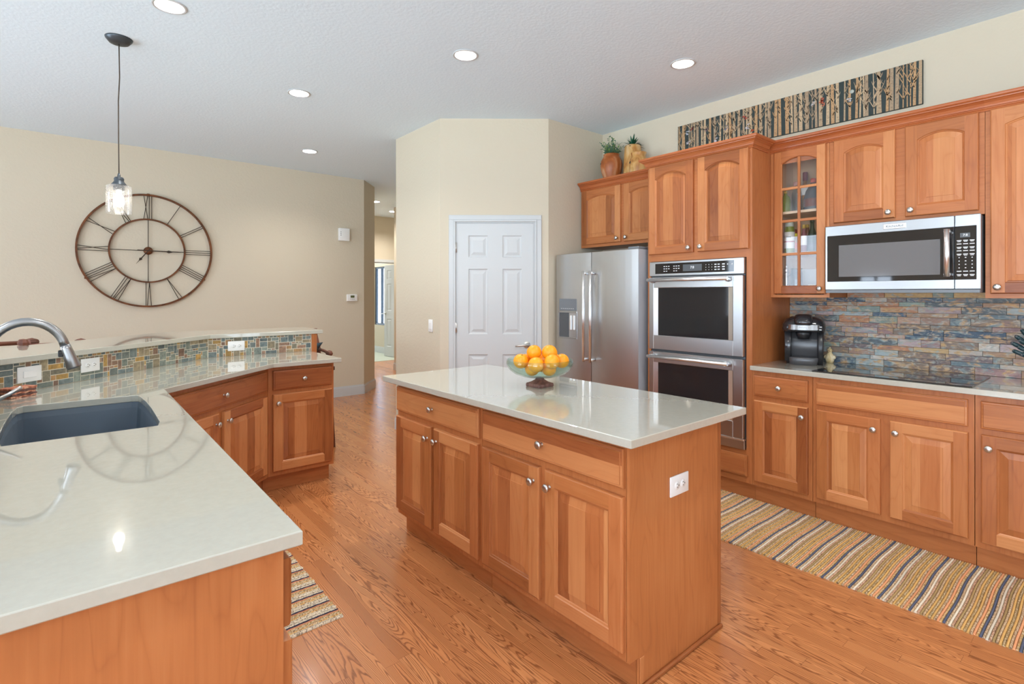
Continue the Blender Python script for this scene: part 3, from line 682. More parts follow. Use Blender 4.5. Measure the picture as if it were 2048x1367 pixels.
# --- peninsula
A0, A1, A2, A3 = (.33, 1.10), (.33, 3.177), (1.063, 3.91), (1.53, 3.91)
def unit_poly(t_loc, rz, wpts): # world polygon -> local
    c, s_ = math.cos(-rz), math.sin(-rz); return [((x-t_loc[0])*c-(y-t_loc[1])*s_, (x-t_loc[0])*s_+(y-t_loc[1])*c) for x, y in wpts]
S0, S1, S2, S3 = (-.265, 1.09), (-.265, 3.41), (.795, 4.47), (1.557, 4.47)
def pen(name, label, rz, a, b, ra, rb, drawers, doors, **k):
    ang = Vector(b)-Vector(a); n = Vector((ang.y, -ang.x)).normalized()                 # outward (front)
    P = [a, b, rb, ra]
    tl = offset_line([A0, A1, A2, A3], .055)
    poly = offset_poly(unit_poly(a, rz, P), -.0015)
    toe = offset_poly(unit_poly(a, rz, [k['ta'], k['tb'], rb, ra]), -.0015)
    return base_unit(name, label, (a[0], a[1], 0), rz, 1, 1, drawers, doors, poly=poly, toe=toe, hollow=k.get('hollow', False), group='peninsula cabinets')
ym = 2.06
tA1 = offset_line([A0, A1, A2, A3], .055)
p1 = pen('base_cabinet', 'peninsula base cabinet with the big plain end panel nearest the camera', R(90), A0, (.33, ym), (-.262, 1.10), (-.262, ym), [(.012, .94, *ZD)], [(.012, .466, *ZO, 0, 'tr'), (.494, .94, *ZO, 0, 'tl')], ta=(.275, 1.10), tb=(.275, ym))
p2 = pen('base_cabinet', 'peninsula base cabinet under the grey sink', R(90), (.33, ym), A1, (-.262, ym), (-.262, 3.408), [(.03, 1.08, *ZD, False)], [(.03, .54, *ZO, 0, 'tr'), (.57, 1.08, *ZO, 0, 'tl')], ta=(.275, ym), tb=tA1[1], hollow=True)
p3 = pen('base_cabinet', 'angled peninsula cabinet in the bend, wide drawer over two doors', R(45), A1, A2, (-.262, 3.411), (.795, 4.467), [(.035, 1.0, *ZD)], [(.035, .478, *ZO, 0, 'tr'), (.525, 1.0, *ZO, 0, 'tl')], ta=tA1[1], tb=tA1[2])
p4 = pen('base_cabinet', 'small square-on cabinet closing the far end of the peninsula', 0, A2, A3, (.797, 4.467), (1.53, 4.467), [(.030, .447, *ZD)], [(.030, .447, *ZO, 0, 'tl')], ta=tA1[2], tb=(1.515, tA1[3][1]))
hole = [(-.161, 2.29), (.245, 2.288), (.259, 2.36), (.262, 2.50), (.264, 2.67), (.262, 2.84), (.256, 2.97), (.248, 3.03), (.225, 3.045), (-.150, 3.055), (-.166, 3.03), (-.176, 2.94), (-.180, 2.80), (-.182, 2.67), (-.180, 2.50), (-.172, 2.36)]
mb = MB(); mb.prism([(.360, 1.083), (.368, 3.160), (1.075, 3.829), (1.556, 3.829), (1.556, 4.469), (.796, 4.469), (-.264, 3.409), (-.264, 1.083)], .8855, .9155, .0025, holes=[hole])
tag(mb.build('peninsula_countertop', 'quartz'), 'pale quartz worktop of the bent peninsula with the sink cut into it', 'countertop')
# sink bowl
mb = MB(); so = offset_poly(hole, .003); lv = [(0.0, .8850), (-.004, .86), (-.010, .74), (-.018, .705), (-.04, .692)]
pr = None
for d, z in lv:
    r = [mb.v((p[0], p[1], z)) for p in offset_poly(so, d)]
    if pr:
        for i in range(len(r)): j = (i+1) % len(r); mb.tagf(mb.bm.faces.new([pr[i], pr[j], r[j], r[i]]), smooth=False)
    pr = r
mb.tagf(mb.bm.faces.new(pr))
outer = offset_poly(so, .012); o2 = [mb.v((p[0], p[1], .8850)) for p in outer]; i2 = [mb.v((p[0], p[1], .8850)) for p in so]; o3 = [mb.v((p[0], p[1], .685)) for p in offset_poly(so, .002)]
for i in range(len(o2)): j = (i+1) % len(o2); mb.tagf(mb.bm.faces.new([o2[i], o2[j], i2[j], i2[i]])); mb.tagf(mb.bm.faces.new([o2[i], o2[j], o3[j], o3[i]]))
mb.tagf(mb.bm.faces.new(o3))
sk = thing('kitchen_sink', 'blue grey undermount sink with bowed sides in the peninsula worktop', 'sink', (0, 0, 0)); mb.build('basin', 'sink', sk, merge=True)
mb = MB(); mb.lathe([(0, .693), (.04, .693), (.045, .6945), (.045, .696), (.03, .696), (.028, .6945), (0, .6945)], (.04, 2.67, 0), 24); mb.build('drain', 'chrome', sk)
# bar: knee wall, mosaic, bar top, end post
SL = [S0, S1, S2, S3]
sp0 = offset_line(SL, .008); sp1 = offset_line(SL, .13)
mb = MB(); mb.prism(sp0+sp1[::-1], 0, 1.0595); struct(mb.build('wall_bar', 'wall'))
bf = offset_line(SL, -.022); bb = offset_line(SL, .53); bf[-1] = (1.645, bf[-1][1]); bb[-1] = (1.665, bb[-1][1]-.02)
mb = MB(); mb.prism(bf+bb[::-1], 1.060, 1.090, .0025); tag(mb.build('bar_countertop', 'quartz'), 'raised pale quartz bar top bending above the mosaic splash', 'countertop')
mb = MB(); mb.box(1.5575, 4.458, 0, 1.600, 4.61, 1.0595, .002, grain=2); tag(mb.build('bar_end_post', 'wood'), 'orange cherry end board capping the bar wall', 'post')
BWM = {}
PALM = [srgb(118, 126, 118), srgb(126, 134, 124), srgb(100, 112, 112), srgb(144, 132, 108), srgb(160, 124, 84), srgb(134, 106, 88), srgb(108, 118, 116), srgb(130, 124, 106), srgb(148, 134, 108), srgb(96, 108, 108), srgb(140, 110, 90), srgb(166, 132, 76), srgb(120, 128, 122), srgb(112, 122, 120)]
def mosaic(length, h, rnd):
    """random packing of small rectangles on a 14.5 mm grid"""
    u = h/10; nx = int(length/u)+1; nz = 10; occ = [[0]*nz for _ in range(nx)]; out = []
    sizes = [(4, 4), (4, 4), (5, 2), (2, 5), (3, 3), (3, 3), (3, 2), (2, 4), (4, 2), (6, 2), (5, 4), (4, 3), (3, 5), (2, 2)]
    def put(x, z, a, b):
        if x+a > nx or z+b > nz or any(occ[i][j] for i in range(x, x+a) for j in range(z, z+b)): return False
        for i in range(x, x+a):
            for j in range(z, z+b): occ[i][j] = 1
        out.append((x*u, z*u, min((x+a)*u, length), (z+b)*u)); return True
    for _ in range(nx*2): put(rnd.randrange(nx), rnd.choice((0, 0, 2, 3, 4, 6, 6)), *rnd.choice(((4, 4), (4, 4), (3, 4), (4, 3), (5, 2), (6, 2), (2, 5), (3, 3))))
    for x in range(nx):
        for z in range(nz):
            if occ[x][z]: continue
            c = sizes[6:]; rnd.shuffle(c)
            for a, b in c+[(2, 2), (2, 1), (1, 2), (1, 1)]:
                if put(x, z, a, b): break
    return out
ts = thing('tile_backsplash', 'slate mosaic tile strip between the peninsula worktop and the bar top', 'backsplash', (0, 0, 0))
rnd = random.Random(5); mt, mg = MB(), MB(); z0m = .9158; hm = 1.0592-z0m
ff_ = SL; fb = offset_line(SL, .0075)
mg.prism(offset_line(SL, .0010)+fb[::-1], z0m, z0m+hm); mg.build('grout', 'grout', ts)
for a, b in ((S0, S1), (S1, S2), (S2, S3)):
    a, b = Vector(a), Vector(b); L = (b-a).length; d = (b-a)/L; n = Vector((d.y, -d.x))
    for x0, z0, x1, z1 in mosaic(L-.004, hm, rnd):
        g_ = .0019; c = rnd.choice(PALM); j = rnd.uniform(.85, 1.3); c = tuple(v*j for v in c[:3])
        if x1-x0 < 2.5*g_: continue
        P = [(a+d*(x0+g_)), (a+d*(x1-g_))]; back = .0034
        q = [(P[0].x, P[0].y), (P[1].x, P[1].y), (P[1].x-n.x*back, P[1].y-n.y*back), (P[0].x-n.x*back, P[0].y-n.y*back)]
        mt.prism(q, z0m+z0+g_, z0m+z1-g_, col=c)
mt.build('mosaic_tiles', 'mosaic', ts)
# right slate splash
ts = thing('slate_backsplash', 'stacked multicolour slate tile splash behind the cooktop and coffee maker', 'backsplash', (0, 0, 0))
PALR = [srgb(*c) for c in ((112, 98, 98), (158, 128, 112), (104, 118, 124), (126, 140, 130), (190, 158, 112), (164, 116, 86), (176, 166, 156), (72, 88, 104), (150, 160, 160), (140, 112, 110), (120, 104, 92), (170, 150, 150), (92, 100, 104), (150, 120, 96))]
mt, rnd = MB(), random.Random(11); hs = [.044, .027, .04, .030, .047, .027, .04, .030, .045, .027, .040, .0275, .0300]; z = .9158
ymax, ymin = 1.6715, -.52; zt = 1.3695
def slate_row(z, h, y1, y0):
    y = y1
    while y > y0+.001:
        L = rnd.choice((.1, .14, .18, .21, .25))*rnd.uniform(.85, 1.15); ye = max(y-L, y0)
        if ye-y0 < .05: ye = y0
        c = rnd.choice(PALR); j = rnd.uniform(1.0, 1.4); c = tuple(min(v*j, .8) for v in c[:3]); dp = rnd.uniform(0, .004); g_ = .0006
        mt.box(4.103-dp, ye+g_, z+g_, 4.112, y-g_, z+h-g_, .0012, col=c, seed=rnd.random()*9); y = ye
i = 0
while z < zt-.006:
    h = min(hs[i % len(hs)], zt-z); slate_row(z, h, ymax-rnd.uniform(0, .001), ymin); z += h; i += 1
while z < 1.41-.004:
    h = min(.036, 1.4108-z); slate_row(z, h, 1.293, .537); z += h
mt.build('slate_tiles', 'ledger', ts)
mb = MB(); mb.box(4.112, ymin, .9158, 4.1148, ymax, 1.3692); mb.build('grout', 'dkgrey', ts)

# ------------------------------------------------------------------ outlets and switches
def outlet(name, label, cat, loc, rz, w=.118, h=.074, kind='outlet', group=None):
    t = thing(name, label, cat, loc, rz, group); mb = MB(); mb.box(-w/2, -.0065, -h/2, w/2, 0, h/2, .003, 2); mb.build('cover_plate', 'plate', t)
    if kind == 'outlet':
        for sx in (-1, 1):
            o = MB(); x = sx*w*.165; o.lathe([(0, -.0082), (.0155, -.0082), (.0165, -.0066)], (x, 0, 0), 20, 'y', 1, .92); r = o.build('socket', 'plate', t)
            for dx, dz, a, b in ((0, .006, .0011, .0045), (0, -.006, .0011, .0036)):
                q = MB(); q.box(x-b, -.0086, dz-a, x+b, -.0081, dz+a); q.build('slot', 'slot', r)
            q = MB(); q.lathe([(0, -.0086), (.0024, -.0086), (.0024, -.008)], (x+.0095, 0, 0), 10, 'y'); q.build('slot', 'slot', r)
    elif kind == 'rocker':
        o = MB(); o.box(-w*.28, -.0095, -h*.22, w*.28, -.006, h*.22, .0015); o.build('rocker', 'plate', t)
    elif kind == 'vswitch':
        o = MB(); o.box(-w*.22, -.0095, -h*.28, w*.22, -.006, h*.28, .0015); o.build('rocker', 'plate', t)
    return t
outlet('wall_outlet', 'white horizontal outlet on the wooden end of the island', 'outlet', (1.780, 1.1303, .668), 0, .122, .076)
s2n = Vector((.7071, -.7071))
def on2(s): p = Vector(S1)+Vector((.7071, .7071))*s+s2n*.0004; return (p.x, p.y)
p_ = on2(.16); outlet('wall_switch', 'white rocker switch plate on the mosaic behind the faucet', 'switch', (*p_, .998), R(45), .120, .077, 'rocker')
p_ = on2(.50); outlet('wall_outlet', 'white outlet on the mosaic left of the bend', 'outlet', (*p_, .998), R(45), .118, .075)
outlet('wall_outlet', 'white outlet on the mosaic right of the bend, above the end cabinets', 'outlet', (.985, 4.4696, .995), 0, .118, .075)
outlet('wall_switch', 'small white light switch on the beige wall left of the pantry door', 'switch', (2.5918, 4.262, 1.098), R(-90), .072, .115, 'vswitch')
# thermostat and chime
t = thing('thermostat', 'small white thermostat with a dim green screen on the dining wall', 'thermostat', (2.99, 7.0, 1.345))
mb = MB(); mb.box(-.075, -.028, -.048, .075, 0, .048, .008, 3); mb.build('housing', 'plate', t); mb = MB(); mb.box(-.028, -.0295, .000, .028, -.027, .032); mb.build('screen', 'lcd', t)
for i in range(3): mb = MB(); mb.box(-.03+i*.022, -.0295, -.022, -.015+i*.022, -.027, -.014, .001); mb.build('button', 'grey', t)
t = thing('door_chime', 'white boxy door chime high on the dining wall', 'door chime', (2.87, 7.0, 2.205))
mb = MB(); mb.box(-.072, -.05, -.085, .072, 0, .085, .004, 2); mb.build('housing', 'plate', t)
for i in range(3): mb = MB(); mb.lathe([(0, -.0512), (.0052, -.0512), (.0052, -.049)], (-.052, 0, -.018+i*.022+.005), 10, 'y'); mb.build('grille_hole', 'slot', t)

# ------------------------------------------------------------------ wall clock
ck = thing('wall_clock', 'huge open iron wall clock with roman numerals on the dining wall', 'clock', (.664, 6.985, 1.868))
Ro, Ri = .618, .343
def annulus(name, r0, r1, y0, y1, n=96):
    mb = MB(); rg = []
    for r, y in ((r0, y0), (r1, y0), (r1, y1), (r0, y1)): rg.append([mb.v((r*math.sin(2*math.pi*i/n), y, r*math.cos(2*math.pi*i/n))) for i in range(n)])
    for k_ in range(4):
        A, B = rg[k_], rg[(k_+1) % 4]
        for i in range(n): j = (i+1) % n; mb.tagf(mb.bm.faces.new([A[i], A[j], B[j], B[i]]))
    return mb.build(name, 'rust', ck)
annulus('outer_ring', Ro-.019, Ro, -.018, .014); annulus('inner_ring', Ri-.008, Ri+.008, -.014, .012)
CH = {'I': [(0, 0)], 'V': [(-.5, 0), (.5, 0)], 'X': [(-.5, .5), (.5, -.5)]}
NUM = ['XII', 'I', 'II', 'III', 'IIII', 'V', 'VI', 'VII', 'VIII', 'IX', 'X', 'XI']
for h_, s_ in enumerate(NUM):
    mb = MB(); wds = [(.022 if c == 'I' else .040) for c in s_]; tot = sum(wds); x = -tot/2; a = 2*math.pi*h_/12
    for c, wd in zip(s_, wds):
        for o_, i_ in CH[c]:
            xo = x+wd/2+o_*wd*.9; xi = x+wd/2+i_*wd*.9
            def P(r, tx): return (r*math.sin(a)+tx*math.cos(a), -.004, r*math.cos(a)-tx*math.sin(a))
            mb.tube([P(Ri+.004, xi), P(Ro-.014, xo)], .0034, 6)
        x += wd
    mb.build('numeral', 'iron', ck)
for a in range(4):
    a = a*math.pi/2; mb = MB(); mb.tube([(.04*math.sin(a), 0, .04*math.cos(a)), (Ri*math.sin(a), 0, Ri*math.cos(a))], .0035, 6); mb.build('spoke', 'iron', ck)
for a in (R(0), R(120), R(240)):
    mb = MB(); mb.box((Ro-.006)*math.sin(a)-.014, -.02, (Ro-.006)*math.cos(a)-.011, (Ro-.006)*math.sin(a)+.014, .0145, (Ro-.006)*math.cos(a)+.011, .003); mb.build('wall_bracket', 'rust', ck)
mb = MB(); mb.lathe([(0, -.022), (.030, -.020), (.042, -.010), (.042, .0145), (0, .0145)], (0, 0, 0), 32, 'y'); mb.build('hub', 'rust', ck)
def hand(name, ang, L, tail, y):
    mb = MB(); mb.M = Matrix.Rotation(ang, 4, 'Y')
    mb.prism([(-.004, -tail), (.004, -tail), (.0055, L*.55), (.0155, L*.62), (.003, L*.75), (.0008, L), (-.0008, L), (-.003, L*.75), (-.0155, L*.62), (-.0055, L*.55)], -.0015, .0015)
    M_ = Matrix.Translation((0, y, 0)) @ Matrix.Rotation(ang, 4, 'Y') @ Matrix.Rotation(R(90), 4, 'X')
    for v in mb.bm.verts: v.co = M_ @ (Matrix.Rotation(-ang, 4, 'Y') @ v.co)
    if tail > .05:
        pass
    return mb.build(name, 'iron', ck)
hand('hour_hand', R(217), .185, .03, -.028); hand('minute_hand', R(91.5), .30, .10, -.033)

# ------------------------------------------------------------------ lights
def downlight(x, y, label, power=8, group='recessed ceiling lights'):
    t = thing('recessed_light', label, 'ceiling light', (x, y, ZC), 0, group); mb = MB()
    mb.lathe([(.070, -.0005), (.086, -.0005), (.087, -.003), (.080, -.006), (.071, -.005), (.0695, -.001), (.0695, .004)], (0, 0, 0), 48); mb.build('trim_ring', 'white', t)
    mb = MB(); mb.lathe([(.0695, .003), (.050, .052), (.048, .054)], (0, 0, 0), 48); mb.build('baffle', 'white', t)
    mb = MB(); mb.lathe([(0, .050), (.030, .0505), (.049, .054), (.049, .056), (0, .056)], (0, 0, 0), 32); mb.build('lens', 'lens', t)
    mb = MB(); mb.lathe([(0, .058), (.0705, .058), (.0705, .0)], (0, 0, 0), 32); mb.build('housing', 'dkgrey', t)
    if power: lamp((x, y, ZC+.046), power, .085)
    return t
downlight(.428, 3.473, 'recessed ceiling light cut by the top edge of the photo')
downlight(1.404, 4.31, 'recessed ceiling light between the pendant and the pantry corner')
downlight(2.063, 5.98, 'small far recessed ceiling light before the dining wall')
downlight(2.036, 2.907, 'recessed ceiling light straight above the island')
downlight(3.269, 2.041, 'recessed ceiling light nearest the birch tree panel', 3)
downlight(4.055, 8.50, 'nearer tiny recessed light over the hallway', 15); downlight(4.81, 9.30, 'farther tiny recessed light at the hallway end', 15)
lamp((4.9, 11.6, ZC-.012), 14)  # fill light added to brighten the dark bedroom, no fixture
for x, y in ((.6, .6), (2.4, .6), (-1.6, 1.5), (-1.6, 4.6), (2.4, -1.2)): lamp((x, y, ZC-.012), 7)  # unseen fill lights added around the room, without fixtures
pd = thing('pendant_light', 'seeded glass pendant lamp hanging on a thin cord over the bar', 'pendant lamp', (.24, 4.119, 0))
mb = MB(); mb.lathe([(0, ZC-.036), (.030, ZC-.036), (.052, ZC-.030), (.070, ZC-.008), (.073, ZC), (0, ZC)], (0, 0, 0), 36); c_ = mb.build('canopy', 'pewter', pd)
mb = MB(); mb.tube([(.0, 0, 2.962), (.003, .001, 2.75), (-.003, 0, 2.6), (-.002, 0, 2.35), (0, 0, 2.135)], .0032, 8); mb.build('cord', 'cord', pd)
mb = MB(); mb.lathe([(0, 2.152), (.005, 2.150), (.009, 2.135), (.008, 2.128), (.022, 2.124), (.027, 2.114), (.025, 2.102), (.030, 2.092), (.040, 2.080), (.041, 2.072), (.030, 2.070), (.030, 2.045), (0, 2.045)], (0, 0, 0), 32); mb.build('socket_cap', 'pewter', pd)
mb = MB(); mb.lathe([(.028, 2.071), (.060, 2.071), (.0665, 2.066), (.068, 2.055), (.068, 1.899), (.0665, 1.897), (.065, 1.899), (.065, 2.055), (.062, 2.064), (.056, 2.067), (.028, 2.067)], (0, 0, 0), 48); mb.build('glass_shade', 'seeded', pd)
mb = MB(); mb.lathe([(0, 2.045), (.013, 2.043), (.015, 2.020), (.026, 1.995), (.030, 1.975), (.026, 1.954), (.014, 1.942), (0, 1.939)], (0, 0, 0), 24); mb.build('bulb', 'bulb', pd)

# ------------------------------------------------------------------ refrigerator
fr = thing('refrigerator', 'stainless steel side by side refrigerator under the short cabinet', 'refrigerator', (3.43, 3.445, 0), RW)
mb = MB(); mb.box(.005, .075, .02, .905, .655, 1.735, .004); mb.build('body', 'grey', fr)
def fdoor(x0, x1):
    n = 8; mb = MB(); xs = [x0+(x1-x0)*i/n for i in range(n+1)]; cu = lambda x: -.010*(1-((2*(x-x0)/(x1-x0)-1)**2))
    poly = [(x, cu(x)) for x in xs]+[(x1, .068), (x0, .068)]; mb.prism(poly, .055, 1.752, .004); return mb
d = fdoor(.0, .4215).build('freezer_door', 'steel', fr); d['label'] = 'left steel door with ice and water dispenser'
d2_ = fdoor(.4265, .910).build('door', 'steel', fr)
for o_, x in ((d, .385), (d2_, .462)):
    h = MB(); h.tube([(x, -.062, .815), (x, -.062, 1.590)], .0125, 16); h.build('handle', 'chrome', o_)
    for z in (.835, 1.568): q = MB(); q.tube([(x, -.062, z), (x, -.006, z)], [.014, .011], 14); q.build('handle_mount', 'chrome', o_)
mb = MB(); mb.box(.9105, .001, .055, .9125, .655, 1.750, .0008); mb.build('side_panel', 'ltgrey', fr)
# dispenser
mb = MB(); mb.box(.046, -.013, 1.245, .262, -.002, 1.352, .003); mb.build('display', 'grey', d)
mb = MB(); mb.box(.046, -.0095, 1.006, .262, -.004, 1.236, .003); mb.build('dispenser_niche', 'dkgrey', d)
mb = MB(); mb.box(.040, -.0155, 1.226, .266, -.003, 1.240, .002); mb.box(.040, -.0155, .996, .266, -.003, 1.010, .002); mb.box(.040, -.014, 1.008, .047, -.003, 1.228, .001); mb.box(.259, -.014, 1.008, .266, -.003, 1.228, .001); mb.build('dispenser_bezel', 'steelh', d)
mb = MB(); mb.box(.178, -.022, 1.075, .202, -.008, 1.205, .004); mb.build('ice_paddle', 'chrome', d); mb = MB(); mb.box(.215, -.022, 1.075, .239, -.008, 1.205, .004); mb.build('water_paddle', 'chrome', d)
mb = MB()
for i in range(7): mb.box(.07+i*.024, -.0136, 1.262, .085+i*.024, -.0128, 1.2655)
mb.build('display_lettering', 'print', d)
mb = MB(); mb.box(.80, .01, 1.7525, .905, .20, 1.772, .004); mb.build('hinge_cover', 'grey', fr)
mb = MB(); mb.box(.02, .03, .01, .89, .075, .052); mb.build('kick_grille', 'dkgrey', fr)

# ------------------------------------------------------------------ double wall oven
ov = thing('double_wall_oven', 'stainless double wall oven with black glass windows in the tall cabinet', 'oven', (3.515, 2.472, 0), RW); w = .756
mb = MB(); mb.box(.004, .001, .345, w-.004, .55, 1.638); mb.build('body', 'dkgrey', ov)
mb = MB(); mb.box(0, -.028, 1.531, w, -.001, 1.641, .003); mb.build('control_frame', 'steelh', ov)
mb = MB(); mb.box(0, -.022, .338, w, -.001, .397, .003); mb.build('vent_trim', 'steelh', ov); mb = MB(); mb.box(0, -.034, .398, w, -.001, .412, .003); mb.build('lower_lip', 'chrome', ov)
cp = MB(); cp.box(.055, -.0300, 1.548, .686, -.0275, 1.626); cp = cp.build('control_panel', 'blackglass', ov)
mb = MB(); mb.box(.296, -.0308, 1.562, .448, -.0298, 1.611); mb.build('display', 'dkgrey', cp)
text_mesh('display_digits', '7:8', .026, (.372, -.0312, 1.588), 'digits', cp)
mb = MB()
for bx in (.13, .215):
    for r in range(3):
        for c_ in range(3 if r < 2 else 2): mb.box(bx+c_*.020, -.0306, 1.600-r*.018, bx+.012+c_*.020, -.0299, 1.606-r*.018)
for r in range(3):
    for c_ in range(3): mb.box(.478+c_*.023, -.0306, 1.600-r*.018, .482+c_*.023, -.0299, 1.605-r*.018)
    for c_ in range(2): mb.box(.545+c_*.024, -.0306, 1.599-r*.018, .561+c_*.024, -.0299, 1.606-r*.018)
    mb.box(.602, -.0306, 1.598-r*.018, .622, -.0299, 1.607-r*.018)
for x in (.642, .675): mb.lathe([(0, -.0307), (.005, -.0307), (.005, -.0299)], (x, 0, 1.600), 10, 'y')
mb.build('control_lettering', 'print', cp)
for nm, z0, z1, wz0, wz1, hz in (('upper_door', .968, 1.521, 1.076, 1.441, 1.500), ('lower_door', .414, .950, .525, .868, .915)):
    mb = MB(); a, b = .044, w-.079+.006
    mb.box(.003, -.038, z0, a, -.001, z1, .003); mb.box(b, -.038, z0, w-.003, -.001, z1, .003); mb.box(a, -.038, z0, b, -.001, wz0, .003); mb.box(a, -.038, wz1, b, -.001, z1, .003); d = mb.build(nm, 'steelh', ov)
    mb = MB(); i = .036
    for P in (((a, -.038, wz0), (a+i, -.028, wz0), (a+i, -.028, wz1), (a, -.038, wz1)), ((b, -.038, wz0), (b-i, -.028, wz0), (b-i, -.028, wz1), (b, -.038, wz1))): mb.face(P)
    mb.build('window_bevel', 'chrome', d)
    mb = MB(); mb.box(a+.002, -.0275, wz0, b-.002, -.010, wz1); mb.build('oven_window', 'ovenglass', d)
    mb = MB(); mb.tube([(.020, -.088, hz), (w-.085, -.088, hz)], .0125, 16); hh = mb.build('handle', 'chrome', d)
    for x in (.045, w-.105): mb = MB(); mb.tube([(x, -.088, hz), (x, -.039, hz-.004)], [.015, .019], 14); mb.build('handle_mount', 'chrome', d)

# ------------------------------------------------------------------ microwave
mw = thing('microwave', 'stainless over-the-range microwave with a dark window above the cooktop', 'microwave', (3.70, 1.292, 0), RW); w = .752
mb = MB(); mb.box(.004, .03, 1.400, w-.004, .412, 1.822, .003); mb.build('body', 'grey', mw)
mb = MB(); mb.box(0, 0, 1.418, .642, .029, 1.822, .004); d = mb.build('door', 'steelh', mw)
mb = MB(); mb.box(.645, 0, 1.418, w, .029, 1.822, .004); p_ = mb.build('control_panel', 'steelh', mw)
mb = MB(); mb.box(.014, -.0025, 1.470, .642, .001, 1.760, .002); mb.build('door_glass', 'blackglass', d)
mb = MB(); mb.box(.080, -.0032, 1.500, .582, -.0020, 1.697, .001); mb.build('window', 'greyglass', d)
mb = MB(); mb.box(.3165, -.006, 1.775, .427, .000, 1.805, .0015); np = mb.build('nameplate', 'chrome', d); text_mesh('nameplate_lettering', 'KitchenAid', .0185, (.372, -.0064, 1.790), 'darkprint', np, bold=.0002)
mb = MB(); mb.tube([(.619, -.045, 1.486), (.619, -.045, 1.746)], .0135, 16); h = mb.build('handle', 'chrome', d)
for z in (1.500, 1.733): mb = MB(); mb.tube([(.619, -.045, z), (.619, -.002, z)], [.0145, .011], 14); mb.build('handle_mount', 'chrome', d)
mb = MB(); mb.box(.645, -.0025, 1.470, .736, .001, 1.760, .002); cg = mb.build('control_glass', 'blackglass', p_)
mb = MB(); mb.box(.668, -.0034, 1.698, .710, -.0024, 1.722); mb.build('display', 'dkgrey', cg); text_mesh('display_digits', '7:8', .017, (.690, -.0037, 1.710), 'digits', cg)
mb = MB()
for r in range(11):
    for c_ in range(3):
        ww = .010 if r < 5 or r > 8 else .0025
        if r in (5, 6, 7, 8) and c_ == 1: ww = .003
        x = .664+c_*.027; z = 1.682-r*.0185
        mb.box(x-ww, -.0032, z-.0022, x+ww, -.0024, z+.0022)
        if r in (0, 2, 4, 10): mb.box(x-ww*.7, -.0032, z-.0075, x+ww*.7, -.0024, z-.0045)
mb.build('control_lettering', 'print', cg)
mb = MB(); mb.prism([(.004, .004), (w-.004, .004), (w-.012, .36), (.012, .36)], 1.400, 1.4175); mb.build('vent_base', 'grey', mw)

# ------------------------------------------------------------------ cooktop
ct = thing('glass_cooktop', 'flat black glass electric cooktop set in the right worktop', 'cooktop', (0, 0, 0))
mb = MB(); mb.prism([(3.512, .545), (4.030, .545), (4.030, 1.300), (3.512, 1.300)], .9157, .9215, .0015); mb.build('glass_top', 'blackglass', ct)
for x, y, r in ((3.64, .75, .08), (3.9, .75, .10), (3.77, .93, .12), (3.64, 1.12, .09), (3.9, 1.12, .075)):
    mb = MB(); mb.lathe([(r-.0012, .9216), (r+.0012, .9216)], (x, y, 0), 48); mb.build('burner_ring', 'grey', ct)

# ------------------------------------------------------------------ coffee maker
km = thing('coffee_maker', 'black single-cup coffee maker on the right worktop', 'coffee maker', (3.80, 1.460, .9157), R(-71))
def rrect(hw, y0, y1, r, n=5):
    pts = []
    for cx_, cy_, a0 in ((hw-r, y0+r, -90), (hw-r, y1-r, 0), (-hw+r, y1-r, 90), (-hw+r, y0+r, 180)):
        for i in range(n+1): a = R(a0+90*i/n); pts.append((cx_+r*math.cos(a), cy_+r*math.sin(a)))
    return pts
def loft(mb, secs, **k):
    pr = None
    for z, pts in secs:
        r = [mb.v((p[0], p[1], z)) for p in pts]
        if pr is None: mb.tagf(mb.bm.faces.new(r[::-1]), **k)
        else:
            for i in range(len(r)): j = (i+1) % len(r); mb.tagf(mb.bm.faces.new([pr[i], pr[j], r[j], r[i]]), smooth=True)
        pr = r
    mb.tagf(mb.bm.faces.new(pr), **k)
mb = MB(); loft(mb, [(0, rrect(.108, .085, .235, .02)), (.12, rrect(.114, .085, .24, .02)), (.235, rrect(.122, .085, .245, .02))]); mb.build('body', 'smoke', km)
mb = MB(); loft(mb, [(.222, rrect(.126, -.012, .25, .045)), (.245, rrect(.130, -.018, .25, .05)), (.275, rrect(.128, -.014, .25, .055)), (.305, rrect(.110, .005, .24, .06)), (.322, rrect(.075, .03, .22, .05)), (.326, rrect(.04, .06, .18, .03))]); hd = mb.build('brew_head', 'gloss_black', km)
mb = MB(); mb.lathe([(0, .170), (.035, .172), (.046, .20), (.05, .224), (0, .224)], (0, .04, 0), 28); mb.build('spout', 'black', km)
mb = MB(); loft(mb, [(.000, rrect(.085, -.035, .084, .05)), (.046, rrect(.089, -.037, .084, .05)), (.050, rrect(.085, -.033, .084, .048))]); mb.build('drip_tray', 'smoke', km)
mb = MB(); loft(mb, [(.02, rrect(.020, .01, .083, .008)), (.222, rrect(.022, .008, .083, .008))]); o_ = mb.build('water_tank', 'gloss_black', km); o_.location = (-.094, 0, 0)
mb = MB(); loft(mb, [(.0, rrect(.016, .01, .083, .008)), (.222, rrect(.018, .008, .083, .008))]); o_ = mb.build('side_column', 'black', km); o_.location = (.100, 0, 0)
mb = MB(); n = 14; A, B = [], []
for i in range(n+1): a = R(-62+124*i/n); x = .092*math.sin(a)/math.sin(R(62)); y = -.014-.030*(math.cos(a)-math.cos(R(62)))/(1-math.cos(R(62))); A.append((x, y, .236+.0*abs(x))); B.append((x, y+.004, .270))
for i in range(n): mb.face([A[i], A[i+1], B[i+1], B[i]], smooth=True)
for i in range(n): mb.face([B[i], B[i+1], (B[i+1][0], .03, .272), (B[i][0], .03, .272)]); mb.face([A[i], A[i+1], (A[i+1][0], .02, .236), (A[i][0], .02, .236)])
